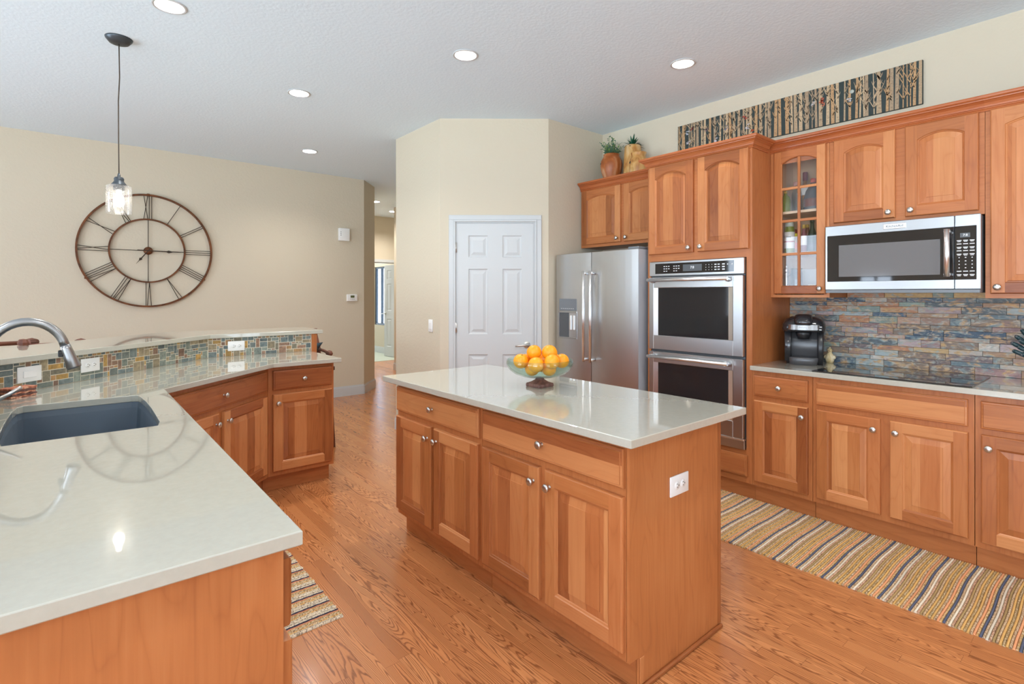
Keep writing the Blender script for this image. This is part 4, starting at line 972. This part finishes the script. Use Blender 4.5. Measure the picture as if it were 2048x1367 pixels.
bd = mb.build('handle_band', 'gunmetal', km); text_mesh('logo_lettering', 'KEURIG', .017, (0, -.0465, .254), 'print', bd, bold=.0004)
mb = MB(); loft(mb, [(.268, rrect(.052, -.044, .06, .03)), (.300, rrect(.056, -.036, .10, .035)), (.332, rrect(.050, -.01, .13, .035)), (.340, rrect(.035, .02, .11, .03))]); mb.build('lid', 'gloss_black', km)
mb = MB()
for x, z in ((.078, .243), (.100, .239), (.102, .258)): mb.box(x-.007, -.0205, z-.0025, x+.007, -.012, z+.0025)
mb.build('button', 'print', km)
# hen figurine
hn = thing('hen_figurine', 'tiny cream ceramic hen figurine beside the coffee maker', 'figurine', (4.045, 1.382, .9157), R(180))
mb = MB(); mb.lathe([(0, 0), (.020, 0), (.027, .018), (.028, .035), (.022, .055), (.013, .070), (.012, .078), (.016, .088), (.013, .098), (0, .103)], (0, 0, 0), 20); mb.build('body', 'cream', hn)
mb = MB(); mb.lathe([(0, .112), (.006, .108), (.007, .098), (0, .092)], (0, 0, 0), 10); mb.build('comb', 'cream', hn)
mb = MB(); mb.lathe([(0, .03), (.008, .015), (.010, 0)], (.0, 0, .083), 8, 'x'); mb.build('beak', 'cork', hn)
for s_ in (-1, 1): mb = MB(); mb.lathe([(0, -.016), (.012, -.008), (.014, 0), (.009, .012), (0, .018)], (0, s_*.024, .038), 12); mb.build('wing', 'cream', hn)
# knife block
kb = thing('knife_block', 'black knife block at the right edge of the photo', 'knife block', (3.86, .30, .9157), R(-90+20))
mb = MB(); mb.M = Matrix.Identity(4); mb.prism([(-.055, -.08), (.055, -.08), (.055, .10), (-.055, .10)], 0, .012); mb.M = Matrix.Rotation(R(0), 4, 'X')
V = [(-.05, -.07, .012), (.05, -.07, .012), (.05, .09, .012), (-.05, .09, .012), (-.05, -.085, .13), (.05, -.085, .13), (.05, .02, .20), (-.05, .02, .20)]
for q in ((0, 3, 2, 1), (4, 5, 6, 7), (0, 1, 5, 4), (1, 2, 6, 5), (2, 3, 7, 6), (3, 0, 4, 7)): mb.face([V[i] for i in q])
mb.build('block', 'gloss_black', kb, merge=True)
ap = [(3.800, .425, 1.095), (3.80, .43, 1.135), (3.81, .415, 1.17), (3.80, .405, 1.115), (3.80, .40, 1.15), (3.80, .395, 1.075), (3.82, .395, 1.205)]
for i, (x, y, z) in enumerate(ap):
    tip = Vector((x, y, z)); roots = Vector((3.825+.035*(i % 3), .318, .9157+.120+.028*(i // 3)+.02*(i % 3))); dr = (tip-roots).normalized(); root = roots
    L = (tip-root).length; kt = thing('knife', 'dark teal handled knife in the block at the right edge', 'knife', root, 0, 'knives in the block')
    v = tip-root; pv = v.cross(Vector((0, 0, 1))).normalized(); mb = MB()
    mb.tube([(0, 0, 0), v*.3, v*.6, v*.88, v], [.0075, .0085, .010, .011, .009], 10); mb.build('handle', 'tealp', kt)
    mb = MB(); mb.tube([v*.9, v*1.03], [.0085, .0065], 10); mb.build('end_cap', 'dkgrey', kt)

# ------------------------------------------------------------------ things behind the glass door
GI = 'bottles behind the glass cabinet door'
def bottle(name, label, cat, x, y, z, prof, mat, cap=None, capmat='cork', lab=None, labmat='label', group=None, labn='label_band'):
    t = thing(name, label, cat, (x, y, z), 0, group); mb = MB(); mb.lathe([(0, 0)]+prof, (0, 0, 0), 24); mb.build('body', mat, t)
    if cap: mb = MB(); mb.lathe([(0, cap[1]), (cap[0], cap[1]), (cap[0], cap[2]), (cap[0]*.8, cap[2]+.003), (0, cap[2]+.003)], (0, 0, 0), 16); mb.build('cap', capmat, t)
    if lab: mb = MB(); mb.lathe([(lab[0], lab[1]), (lab[0], lab[2])], (0, 0, 0), 24); mb.build(labn, labmat, t)
    return t
Zs = (1.3882, 1.6792, 1.9652)
# top shelf
bottle('liquor_bottle', 'round amber bottle at the left of the top glass-cabinet shelf', 'bottle', 3.902, 1.617, Zs[2], [(.030, 0), (.032, .01), (.032, .09), (.026, .115), (.011, .13), (.011, .145), (0, .145)], 'olive', (.013, .140, .155), 'gold')
bottle('liquor_bottle', 'clear flask with a pinkish cap on the top glass-cabinet shelf', 'bottle', 3.965, 1.566, Zs[2], [(.034, 0), (.036, .01), (.034, .13), (.024, .17), (.016, .185), (.016, .205), (0, .205)], 'jar', (.022, .195, .222), 'pinkcap')
bottle('liquor_bottle', 'tall bottle with a mauve sleeve cap on the top glass-cabinet shelf', 'bottle', 4.03, 1.535, Zs[2], [(.034, 0), (.036, .01), (.036, .17), (.028, .19), (.014, .205), (.014, .245), (0, .245)], 'amber', (.017, .235, .295), 'mauve', (.0365, .13, .185))
bottle('glass_decanter', 'fat clear decanter with a red and white stopper on the top shelf', 'decanter', 3.95, 1.452, Zs[2], [(.056, 0), (.060, .012), (.060, .09), (.048, .14), (.022, .185), (.016, .20), (0, .20)], 'smoke', (.018, .198, .225), 'coralr', (.0605, .03, .085), 'brownl')
# middle shelf
t = bottle('oil_bottle', 'green olive bottle with a big white label on the middle shelf', 'bottle', 3.90, 1.590, Zs[1], [(.031, 0), (.033, .006), (.033, .165), (.030, .178), (.028, .185), (.028, .215), (0, .215)], 'olive', (.0285, .188, .218), 'clearliq', (.0336, .035, .150))
text_mesh('label_lettering', 'Olive', .022, (0, 0, 0), 'darkprint', t).matrix_local = Matrix.Translation((-.0345, 0, .115)) @ Matrix.Rotation(R(-90), 4, 'Z')
mb = MB(); mb.lathe([(.0339, .078), (.0339, .086)], (0, 0, 0), 24); mb.build('label_stripe', 'labelred', t)
bottle('sauce_bottle', 'little sauce bottle with a yellow cap on the middle shelf', 'bottle', 3.93, 1.560, Zs[1], [(.019, 0), (.021, .005), (.021, .085), (.012, .105), (.009, .125), (0, .125)], 'amber', (.011, .118, .138), 'yellow', (.0214, .03, .075), 'coralr')
bottle('sauce_bottle', 'round red container at the back of the middle shelf', 'bottle', 4.01, 1.603, Zs[1], [(.020, 0), (.022, .01), (.022, .13), (.026, .15), (.020, .178), (0, .185)], 'red')
bottle('liquor_bottle', 'small bottle with a white and red label on the middle shelf', 'bottle', 3.882, 1.488, Zs[1], [(.017, 0), (.019, .005), (.019, .115), (.010, .145), (.008, .175), (0, .175)], 'mauve', (.010, .165, .190), 'gold', (.0194, .05, .115))
bottle('liquor_bottle', 'dark bottle with a brown badge between two others on the middle shelf', 'bottle', 3.98, 1.502, Zs[1], [(.022, 0), (.024, .005), (.024, .12), (.012, .15), (.009, .19), (0, .19)], 'brownl', (.011, .18, .2), 'gold', (.0244, .06, .11), 'coralr')
bottle('wine_bottle', 'dark green long necked bottle on the middle shelf', 'bottle', 3.925, 1.450, Zs[1], [(.030, 0), (.032, .008), (.032, .10), (.026, .13), (.013, .17), (.012, .23), (0, .23)], 'darkgreen', (.014, .205, .235), 'darkgreen', (.0325, .02, .07), 'smoke')
bottle('liquor_bottle', 'dark bottle with a bright green round cap at the right of the middle shelf', 'bottle', 3.98, 1.425, Zs[1], [(.025, 0), (.027, .006), (.027, .12), (.014, .15), (.012, .165), (0, .165)], 'darkgreen', (.020, .16, .195), 'green', (.0275, .03, .08), 'brownl')
# bottom
t = thing('pepper_mill', 'slim metal pepper mill at the left of the bottom glass-cabinet shelf', 'pepper mill', (3.88, 1.604, Zs[0]))
mb = MB(); mb.lathe([(0, 0), (.020, 0), (.021, .03), (.014, .05), (.013, .13), (.018, .145), (.018, .155), (0, .155)], (0, 0, 0), 20); mb.build('body', 'nickel', t)
mb = MB(); mb.lathe([(0, .155), (.014, .156), (.018, .170), (.012, .185), (.005, .190), (.009, .200), (.006, .208), (0, .210)], (0, 0, 0), 20); mb.build('head', 'chrome', t)
t = thing('glass_jug', 'clear ribbed glass jug on the bottom glass-cabinet shelf', 'jug', (3.93, 1.555, Zs[0]))
mb = MB(); mb.lathe([(0, 0), (.036, 0), (.040, .02), (.040, .15), (.034, .17), (.038, .185), (.036, .185), (.032, .17), (.037, .15), (.037, .02), (.034, .005), (0, .004)], (0, 0, 0), 28); mb.build('body', 'jar', t)
mb = MB(); mb.tube([(-.036, .02, .14), (-.052, .034, .13), (-.054, .036, .07), (-.038, .022, .04)], .004, 8); mb.build('handle', 'jar', t)
t = thing('serving_tray', 'upright pale tray leaning at the back of the bottom shelf', 'tray', (4.095, 1.50, Zs[0])); mb = MB(); mb.box(-.006, -.12, 0, .006, .11, .185, .004); mb.build('board', 'label', t)
t = thing('candle_dish', 'glass dish under the cream candle on the bottom shelf', 'dish', (3.93, 1.448, Zs[0])); mb = MB(); mb.lathe([(0, 0), (.045, 0), (.058, .014), (.062, .030), (.060, .030), (.055, .016), (.044, .005), (0, .004)], (0, 0, 0), 28); mb.build('dish', 'jar', t)
t = thing('candle', 'cream pillar candle standing in the small glass dish', 'candle', (3.93, 1.448, Zs[0]+.0042)); mb = MB(); mb.lathe([(0, 0), (.029, 0), (.029, .062), (.026, .066), (0, .063)], (0, 0, 0), 24); mb.build('wax', 'wax', t)
mb = MB(); mb.tube([(0, 0, .062), (.001, 0, .072)], .0012, 6); mb.build('wick', 'slot', t)

# ------------------------------------------------------------------ pots above the refrigerator cabinet
ZT = 2.4402
pa = thing('potted_plant', 'round reddish wooden pot with bushy sage green leaves above the refrigerator', 'potted plant', (3.945, 3.225, ZT))
mb = MB(); mb.lathe([(0, 0), (.055, 0), (.068, .03), (.095, .11), (.104, .165), (.098, .215), (.078, .250), (.072, .262), (.076, .275), (.070, .278), (.064, .265), (0, .262)], (0, 0, 0), 32); mb.build('pot', 'claypot', pa)
mb = MB(); mb.lathe([(0, 0), (.012, -.002), (.014, .004)], (-.0845, .050, .185), 10, 'x'); mb.build('knot_hole', 'slot', pa)
rnd = random.Random(3); st, lf = MB(), MB()
for i in range(58):
    a = rnd.uniform(0, 6.28); r = rnd.uniform(.0, .115); h = rnd.uniform(.02, .13)+(.12*(1-r/.115) if i % 3 == 0 else 0)*.6
    p0, p1 = Vector((.03*math.cos(a), .03*math.sin(a), .262)), Vector((r*math.cos(a), r*math.sin(a), .262+h)); st.tube([p0, (p0+p1)/2+Vector((0, 0, .01)), p1], .0016, 5)
    for j in range(9):
        c = p0.lerp(p1, .35+.65*j/8); b = rnd.uniform(0, 6.28); L = rnd.uniform(.018, .032); dr = Vector((math.cos(b), math.sin(b), rnd.uniform(-.1, .8))).normalized(); sd = dr.cross(Vector((0, 0, 1))).normalized()*L*.32; up = dr.cross(sd).normalized()*.003
        lf.face([c, c+dr*L*.5+sd+up, c+dr*L, c+dr*L*.5-sd+up], mi=(0 if rnd.random() < .75 else 1))
st.build('stems', 'leaf2', pa); lf.build('leaves', ['leaf', 'leaf2'], pa)
pb = thing('potted_plant', 'tall golden burl vase with spiky dark green leaves', 'potted plant', (4.000, 3.020, ZT))
mb = MB(); mb.lathe([(0, 0), (.080, 0), (.086, .05), (.082, .16), (.078, .25), (.074, .318), (.066, .328), (.058, .318), (0, .315)], (0, 0, 0), 28); mb.build('pot', 'burl', pb)
mb = MB()
for i in range(30):
    a = 6.28*i/30*3.07; el = rnd.uniform(.0, 1.4); L = rnd.uniform(.10, .135); w_ = .0105; pts = []
    dr = Vector((math.cos(a)*math.cos(el), math.sin(a)*math.cos(el), math.sin(el))); sd = Vector((-math.sin(a), math.cos(a), 0)); c = Vector((0, 0, .316))
    q = [c, c+dr*L*.5, c+dr*L+Vector((0, 0, -.03*math.cos(el)))]; th = dr.cross(sd)*.002
    mb.face([q[0]-sd*w_*.5, q[1]-sd*w_, q[2], q[1]+sd*w_, q[0]+sd*w_*.5]); mb.face([q[0]-sd*w_*.5+th, q[1]-sd*w_+th, q[2], q[1]+sd*w_+th, q[0]+sd*w_*.5+th])
mb.build('leaves', 'agave', pb)
pc = thing('wooden_vase', 'squat empty burl pot half hidden by the tall oven cabinet', 'vase', (3.885, 2.868, ZT))
mb = MB(); mb.lathe([(0, 0), (.072, 0), (.080, .05), (.082, .10), (.076, .15), (.060, .175), (.066, .200), (.070, .208), (.062, .208), (.050, .180), (0, .17)], (0, 0, 0), 28); mb.build('pot', 'burl', pc)
mb = MB(); mb.lathe([(0, 0), (.010, -.002), (.012, .004)], (-.071, .037, .120), 10, 'x'); mb.build('knot_hole', 'slot', pc)

# ------------------------------------------------------------------ birch panel
ar = thing('wall_art', 'long carved panel of bare birch trunks above the upper cabinets', 'wall art', (4.1145, 2.607, 2.585), RW); aw, ah = 1.735, .277
mb = MB(); mb.box(0, -.019, 0, aw, 0, ah, .002); mb.build('panel', simple('dark_teal_wood', srgb(44, 56, 54), .6), ar)
rnd = random.Random(21); mb = MB(); TC = [srgb(182, 156, 124), srgb(196, 170, 136), srgb(170, 146, 118), srgb(188, 150, 108)]
def strip(x0, z0, x1, z1, w0, w1, col, y=-.0197):
    d = Vector((x1-x0, z1-z0)).normalized(); n = Vector((-d.y, d.x)); q = [(x0-n.x*w0, z0-n.y*w0), (x1-n.x*w1, z1-n.y*w1), (x1+n.x*w1, z1+n.y*w1), (x0+n.x*w0, z0+n.y*w0)]
    q = [(min(max(a, .001), aw-.001), min(max(b, .001), ah-.001)) for a, b in q]
    mb.face([(a, y, b) for a, b in q], col=col)
x = .012; nb = 0
while x < aw-.02:
    wd = rnd.choice((.003, .005, .008, .0115, .0125)); c = rnd.choice(TC); y = -.0194-rnd.random()*.0012
    strip(x, 0, x+rnd.uniform(-.006, .006), ah, wd, wd*.8, c, y)
    for j in range(int(8+wd*900)):
        z = rnd.uniform(.01, ah-.01); a = rnd.uniform(.2, .9)*wd; strip(x-wd*rnd.uniform(-.7, .7), z, x-wd*rnd.uniform(-.7, .7)+a, z+.001, .0011, .0004, srgb(92, 64, 46), y-.0003)
    for j in range(rnd.randint(2, 6)):
        z = rnd.uniform(ah*.15, ah*.9); s_ = rnd.choice((-1, 1)); L = rnd.uniform(.02, .055); x2, z2 = x+s_*L*.5, min(z+L, ah-.003); x3, z3 = x2+s_*L*.2, min(z2+L*.6, ah-.002)
        strip(x, z, x2, z2, .0028, .0018, c, y); strip(x2, z2, x3, z3, .0018, .0007, c, y); strip(x2, z2, x2-s_*L*.3, min(z2+L*.5, ah-.002), .0014, .0005, c, y)
    x += wd*2+rnd.choice((.003, .007, .012, .018))+rnd.random()*.006; nb += 1
strip(aw-.012, 0, aw-.011, ah, .009, .008, TC[0], -.0198)
for x, z, c in [(.10, .2, (206, 206, 216)), (.105, .12, (210, 200, 206)), (.11, .04, (200, 206, 214)), (.14, .22, (150, 50, 40)), (.36, .08, (206, 200, 210)), (.62, .13, (200, 196, 204)), (.66, .08, (196, 84, 50)), (.665, .04, (190, 76, 48)), (.60, .2, (170, 60, 44)), (1.10, .17, (214, 206, 204)), (1.16, .16, (196, 80, 46)), (1.17, .19, (188, 72, 44)), (1.33, .14, (206, 210, 220)), (.45, .16, (110, 110, 130)), (.28, .19, (120, 90, 100))]:
    for k_ in range(4): a, b = x+rnd.uniform(-.012, .012), z+rnd.uniform(-.018, .018); strip(a-.010, b, a+.010, b+rnd.uniform(-.006, .006), .0035, .002, srgb(*c), -.0213)
mb.build('carved_trunks', colattr('carved_birch', .6, .35, 120), ar)
mb = MB(); mb.lathe([(0, -.023), (.013, -.023), (.013, -.0195)], (1.345, 0, .19), 20, 'y'); mb.build('carved_moon', 'clearliq', ar)

# ------------------------------------------------------------------ fruit bowl and oranges
BX, BY, BZ = 1.862, 1.992, .9157
bw_ = thing('fruit_bowl', 'shallow green glass bowl on a brown square pedestal holding oranges', 'bowl', (BX, BY, BZ))
mb = MB(); pr = None
for hw, z in ((.050, 0), (.053, .006), (.052, .018), (.046, .020), (.034, .026), (.022, .036), (.018, .048)):
    r = rrect(hw, -hw, hw, min(.004+z*.3, hw*.9), 3); vsl = [mb.v((p[0], p[1], z)) for p in r]
    if pr:
        for i in range(len(vsl)): j = (i+1) % len(vsl); mb.tagf(mb.bm.faces.new([pr[i], pr[j], vsl[j], vsl[i]]))
    else: mb.tagf(mb.bm.faces.new(vsl[::-1]))
    pr = vsl
mb.tagf(mb.bm.faces.new(pr)); mb.build('pedestal', 'pedestal', bw_)
mb = MB(); mb.lathe([(0, .047), (.040, .048), (.090, .054), (.130, .068), (.156, .088), (.170, .108), (.174, .122), (.172, .134), (.168, .141), (.165, .139), (.168, .132), (.169, .122), (.165, .110), (.151, .092), (.126, .073), (.088, .059), (.040, .053), (0, .052)], (0, 0, 0), 64); mb.build('glass_bowl', 'bowl', bw_)
fw = Vector((math.cos(R(49.95)), math.sin(R(49.95)))); rt = Vector((fw.y, -fw.x))
og = []
for u_, dpt, z, r in [(-.023, .0, 1.0915, .0385), (.044, -.005, 1.090, .0405), (-.088, -.025, 1.040, .038), (-.022, -.075, 1.036, .040), (.055, -.062, 1.033, .038), (.112, .010, 1.046, .038), (.075, .068, 1.042, .037), (-.003, .080, 1.036, .038), (-.075, .052, 1.040, .038), (.028, .012, 1.012, .037), (-.05, -.01, 1.003, .037), (.06, -.03, 1.003, .036)]:
    p = rt*u_+fw*dpt; og.append([BX+p.x, BY+p.y, z, r])
for it in range(200):      # settle: no overlaps between fruits, none through the glass
    for i in range(len(og)):
        for j in range(i):
            a, b = Vector(og[i][:3]), Vector(og[j][:3]); d = a-b; m_ = og[i][3]+og[j][3]+.0004
            if d.length < m_: s_ = d.normalized()*(m_-d.length)*.5; og[i][:3] = list(a+s_); og[j][:3] = list(b-s_)
        o_ = og[i]; rr = math.hypot(o_[0]-BX, o_[1]-BY); cyc = .135
        # bowl inside approximated by an ellipsoid (a=.165,c=.085 centred at .139 above the worktop)
        k_ = (rr/(.167-o_[3]))**2+(max(0, (BZ+.139)-o_[2])/(.087-o_[3]))**2
        if k_ > 1 and o_[2] < BZ+.15:
            if rr > .02: f_ = 1/math.sqrt(k_); o_[0] = BX+(o_[0]-BX)*f_; o_[1] = BY+(o_[1]-BY)*f_
            o_[2] = BZ+.139-(BZ+.139-o_[2])/math.sqrt(k_)
ol = ['orange at the top left of the heap in the glass bowl', 'largest orange at the top right of the heap', 'orange at the far left of the lower layer in the bowl', 'front centre orange in the lower layer of the bowl', 'front right orange in the lower layer of the bowl', 'orange against the right rim of the glass bowl', 'orange behind the rightmost one in the bowl', 'orange at the back centre of the bowl', 'orange at the back left of the bowl', 'orange buried in the middle of the bowl under the others', 'orange low in the left front of the bowl, seen through the glass', 'orange low in the right front of the bowl, seen through the glass']
for (x, y, z, r), lb in zip(og, ol):
    t = thing('orange', lb, 'orange', (x, y, z), random.random()*6, 'oranges in the glass bowl', rx=random.uniform(-.6, .6)); mb = MB()
    mb.lathe([(r*math.sin(math.pi*i/16)*(1 if i not in (1, 15) else .98), -r*math.cos(math.pi*i/16)*(.97 if i not in (0, 16) else .955)) for i in range(17)], (0, 0, 0), 28); mb.build('peel', 'orange', t)
    mb = MB(); mb.lathe([(0, .001), (.0032, .001), (.0038, -.0012)], (0, 0, r*.957), 8); mb.build('stem_scar', 'darkgreen', t)

# ------------------------------------------------------------------ faucet and cloth
fc = thing('kitchen_faucet', 'brushed metal gooseneck pull-down faucet over the sink', 'faucet', (-.232, 2.67, .9157))
mb = MB(); mb.lathe([(0, 0), (.029, 0), (.029, .008), (.024, .014), (.022, .10), (.017, .115), (0, .115)], (0, 0, 0), 28); mb.build('base', 'gunmetal', fc)
pts = [(0, 0, .11)]
for i in range(0, 19):
    a = R(180-i*9.2); pts.append((.112+.112*math.cos(a), 0, .245+.127*math.sin(a)))
mb = MB(); mb.tube(pts, .0155, 20); mb.build('spout', 'gunmetal', fc)
e_ = Vector(pts[-1]); dr = Vector((.030, 0, -.095)).normalized()
mb = MB(); mb.tube([e_-dr*.002, e_+dr*.012, e_+dr*.045, e_+dr*.085, e_+dr*.092], [.0165, .0175, .0195, .024, .0225], 24); sh = mb.build('spray_head', 'gunmetal', fc)
q = e_+dr*.03; mb = MB(); mb.box(q.x-.030, -.007, q.z-.014, q.x-.014, .007, q.z+.012, .003); mb.build('spray_trigger', 'black', sh)
mb = MB(); mb.tube([(0, 0, .078), (.03, -.004, .090), (.062, -.008, .108), (.098, -.010, .132)], [.0095, .0075, .0065, .0065], 12); mb.build('lever_handle', 'nickel', fc)
cl = thing('folded_cloth', 'rust red folded cloths stacked in the corner behind the faucet', 'cloth', (-.185, 3.355, .9157), R(40))
for i in range(5):
    mb = MB(); n = 12; z = .0005+i*.0092; dx = .004*math.sin(i*2.1); top, bot = [], []
    for a in range(n+1):
        x = -.058+.108*a/n+dx; wv = .0016*math.sin(a*1.3+i); top.append((x, z+.0078+wv)); bot.append((x, z+wv))
    for a in range(n):
        for k_ in (top, bot): mb.face([(k_[a][0], -.045, k_[a][1]), (k_[a+1][0], -.045, k_[a+1][1]), (k_[a+1][0], .03, k_[a+1][1]), (k_[a][0], .03, k_[a][1])])
        for y in (-.045, .03): mb.face([(bot[a][0], y, bot[a][1]), (bot[a+1][0], y, bot[a+1][1]), (top[a+1][0], y, top[a+1][1]), (top[a][0], y, top[a][1])])
    for a in (0, n): mb.face([(bot[a][0], -.045, bot[a][1]), (bot[a][0], .03, bot[a][1]), (top[a][0], .03, top[a][1]), (top[a][0], -.045, top[a][1])])
    mb.build('cloth_fold', 'copper' if i % 2 == 0 else 'pedestal', cl)

# ------------------------------------------------------------------ bar stools behind the bar
def stool(label, loc, rz, top=1.02, az=.862):
    t = thing('bar_stool', label, 'bar stool', loc, rz, 'dark wooden bar stools')
    mb = MB(); mb.prism([(-.21, -.20), (.21, -.20), (.19, .20), (-.19, .20)], .70, .735, .004, grain=0); mb.build('seat', 'brownwood', t)
    mb = MB(); mb.prism([(-.20, -.19), (.20, -.19), (.18, .17), (-.18, .17)], .7355, .775, .012); c = mb.build('cushion', 'teal', t)
    for sx in (-1, 1):
        for y0, y1 in ((-.17, -.20), (.17, .21)):
            mb = MB(); mb.tube([(sx*.17, y0, .70), (sx*.20, y1, .0)], [.019, .015], 10); mb.build('leg', 'brownwood', t)
        mb = MB(); mb.tube([(sx*.205, .185, .70), (sx*.212, .215, .86), (sx*.190, .245, top)], [.021, .022, .018], 8); bp = mb.build('back_post', 'brownwood', t)
        mb = MB(); mb.lathe([(0, 0), (.024, .004), (.027, .020), (.018, .040), (0, .043)], (sx*.190, .246, top-.003), 8, smooth=False); mb.build('finial', 'brownwood', bp)
        mb = MB(); mb.tube([(sx*.203, .225, az+.013), (sx*.205, .05, az+.006), (sx*.185, -.13, az)], .014, 8); am = mb.build('arm', 'brownwood', t)
        mb = MB(); mb.lathe([(0, -.045), (.020, -.038), (.030, -.005), (.026, .025), (0, .034)], (sx*.180, -.145, az), 8, 'y', smooth=False); mb.build('arm_knob', 'brownwood', am)
        mb = MB(); mb.tube([(sx*.18, -.16, .70), (sx*.184, -.125, az)], .013, 8); mb.build('arm_post', 'brownwood', t)
        mb = MB(); mb.tube([(sx*.192, -.188, .25), (sx*.192, .198, .25)], .011, 8); mb.build('stretcher', 'brownwood', t)
    for z, y in ((top-.09, .228), (top-.2, .205)): mb = MB(); mb.box(-.195, y-.010, z-.030, .195, y+.010, z+.028, .004, grain=0); mb.build('back_rail', 'brownwood', t)
    for y in (-.193, .203): mb = MB(); mb.tube([(-.194, y, .22), (.194, y, .22)], .011, 8); mb.build('stretcher', 'brownwood', t)
    return t
stool('dark wooden bar stool with teal cushion poking out past the right end of the bar', (1.648, 4.925, 0), 0, 1.022, .85)
stool('dark wooden bar stool whose back and arm rise above the left of the bar top', (-.171, 4.60, 0), R(135), 1.085, 1.066)
tp = thing('throw_pillow', 'dark teal pillow with pointed corners on the stool at the bar end', 'pillow', (1.668, 5.055, .776), 0)
pts = []
for (ax, az_), (bx_, bz) in (((-.155, 0), (.155, 0)), ((.155, 0), (.205, .155)), ((.205, .155), (-.205, .155)), ((-.205, .155), (-.155, 0))):
    for i in range(6):
        u_ = i/6; sag = .028*math.sin(math.pi*u_) if az_ or bz else 0; x = ax+(bx_-ax)*u_; z = az_+(bz-az_)*u_
        d_ = Vector((-(x), (.0775-z))).normalized(); pts.append((x+d_.x*sag, max(z+d_.y*sag, 0)))
mb = MB(); c0 = [mb.v((0, y, .075)) for y in (-.055, .055)]; ed = [mb.v((p[0], 0, p[1])) for p in pts]; mid = [[mb.v((p[0]*.75, y, .075+(p[1]-.075)*.75)) for p in pts] for y in (-.042, .042)]
for k_ in (0, 1):
    for i in range(len(ed)): j = (i+1) % len(ed); mb.tagf(mb.bm.faces.new([ed[i], ed[j], mid[k_][j], mid[k_][i]]), smooth=True); mb.tagf(mb.bm.faces.new([mid[k_][i], mid[k_][j], c0[k_]]), smooth=True)
mb.build('cover', 'teal', tp)

# ------------------------------------------------------------------ rugs
def rug(label, x0, x1, y0, y1, sd, pal, sh=.0):
    rnd = random.Random(sd); mb = MB(); sw = .0098; n = int((y1-y0)/sw); nx = 40; names = []
    wob = [rnd.uniform(-1, 1) for _ in range(6)]
    def off(x, y):
        t_ = (x-x0)/(x1-x0); return sh*(.5-abs(t_-.5))*2*.35+.003*math.sin(t_*4+wob[0]*3+y*1.3)+.0025*math.sin(t_*9+y*3)
    for i in range(n):
        name, col, spk = pal[i % len(pal)]; j = rnd.uniform(.9, 1.1); c = tuple(v*j for v in srgb(*col)[:3]); ya = y0+i*sw; xa, xb = x0+rnd.uniform(-.004, .004), x1+rnd.uniform(-.004, .004)
        A = []
        for k_ in range(nx+1):
            x = xa+(xb-xa)*k_/nx; o_ = off(x, ya); A.append([(x, ya+o_, .0005), (x, ya+o_+sw*.12, .0065), (x, ya+o_+sw*.5, .0095+.0008*math.sin(k_*2.1+i)), (x, ya+o_+sw*.88, .0065), (x, ya+o_+sw, .0005)])
        for k_ in range(nx):
            for q in range(4): mb.face([A[k_][q], A[k_+1][q], A[k_+1][q+1], A[k_][q+1]], col=c, seed=float(spk))
        for e in (0, nx): mb.face(A[e], col=c, seed=float(spk))
    return mb
nv, iv, ol_, oc, tn, pe, go = (98, 104, 124), (240, 230, 208), (182, 154, 106), (216, 172, 112), (204, 172, 134), (238, 170, 124), (226, 180, 112)
P1 = [('n', nv, 0), ('i', tn, 1), ('i', iv, 0), ('o', (208, 160, 130), 1), ('o', ol_, 0), ('t', tn, 1), ('g', go, 0), ('o', ol_, 1), ('g', go, 0), ('t', tn, 1), ('p', pe, 0), ('p', oc, 1)][::-1]
P2 = [('i', iv, 1), ('i', (214, 200, 176), 1), ('g', go, 1), ('t', tn, 1), ('g', (206, 176, 118), 1), ('p', (214, 146, 112), 0), ('n', (66, 66, 84), 0), ('i', iv, 1), ('i', (206, 192, 170), 1)]
t = thing('runner_rug', 'long striped woven runner in front of the cooktop cabinets', 'rug', (0, 0, 0), 0, 'striped rag rugs'); rug('', 2.828, 3.545, -.758, 2.62, 4, P1, .0).build('weave', 'rug', t)
t = thing('floor_mat', 'short striped woven mat on the floor before the sink', 'rug', (0, 0, 0), 0, 'striped rag rugs'); rug('', .352, .905, 2.205, 3.06, 9, P2, .0).build('weave', 'rug', t)
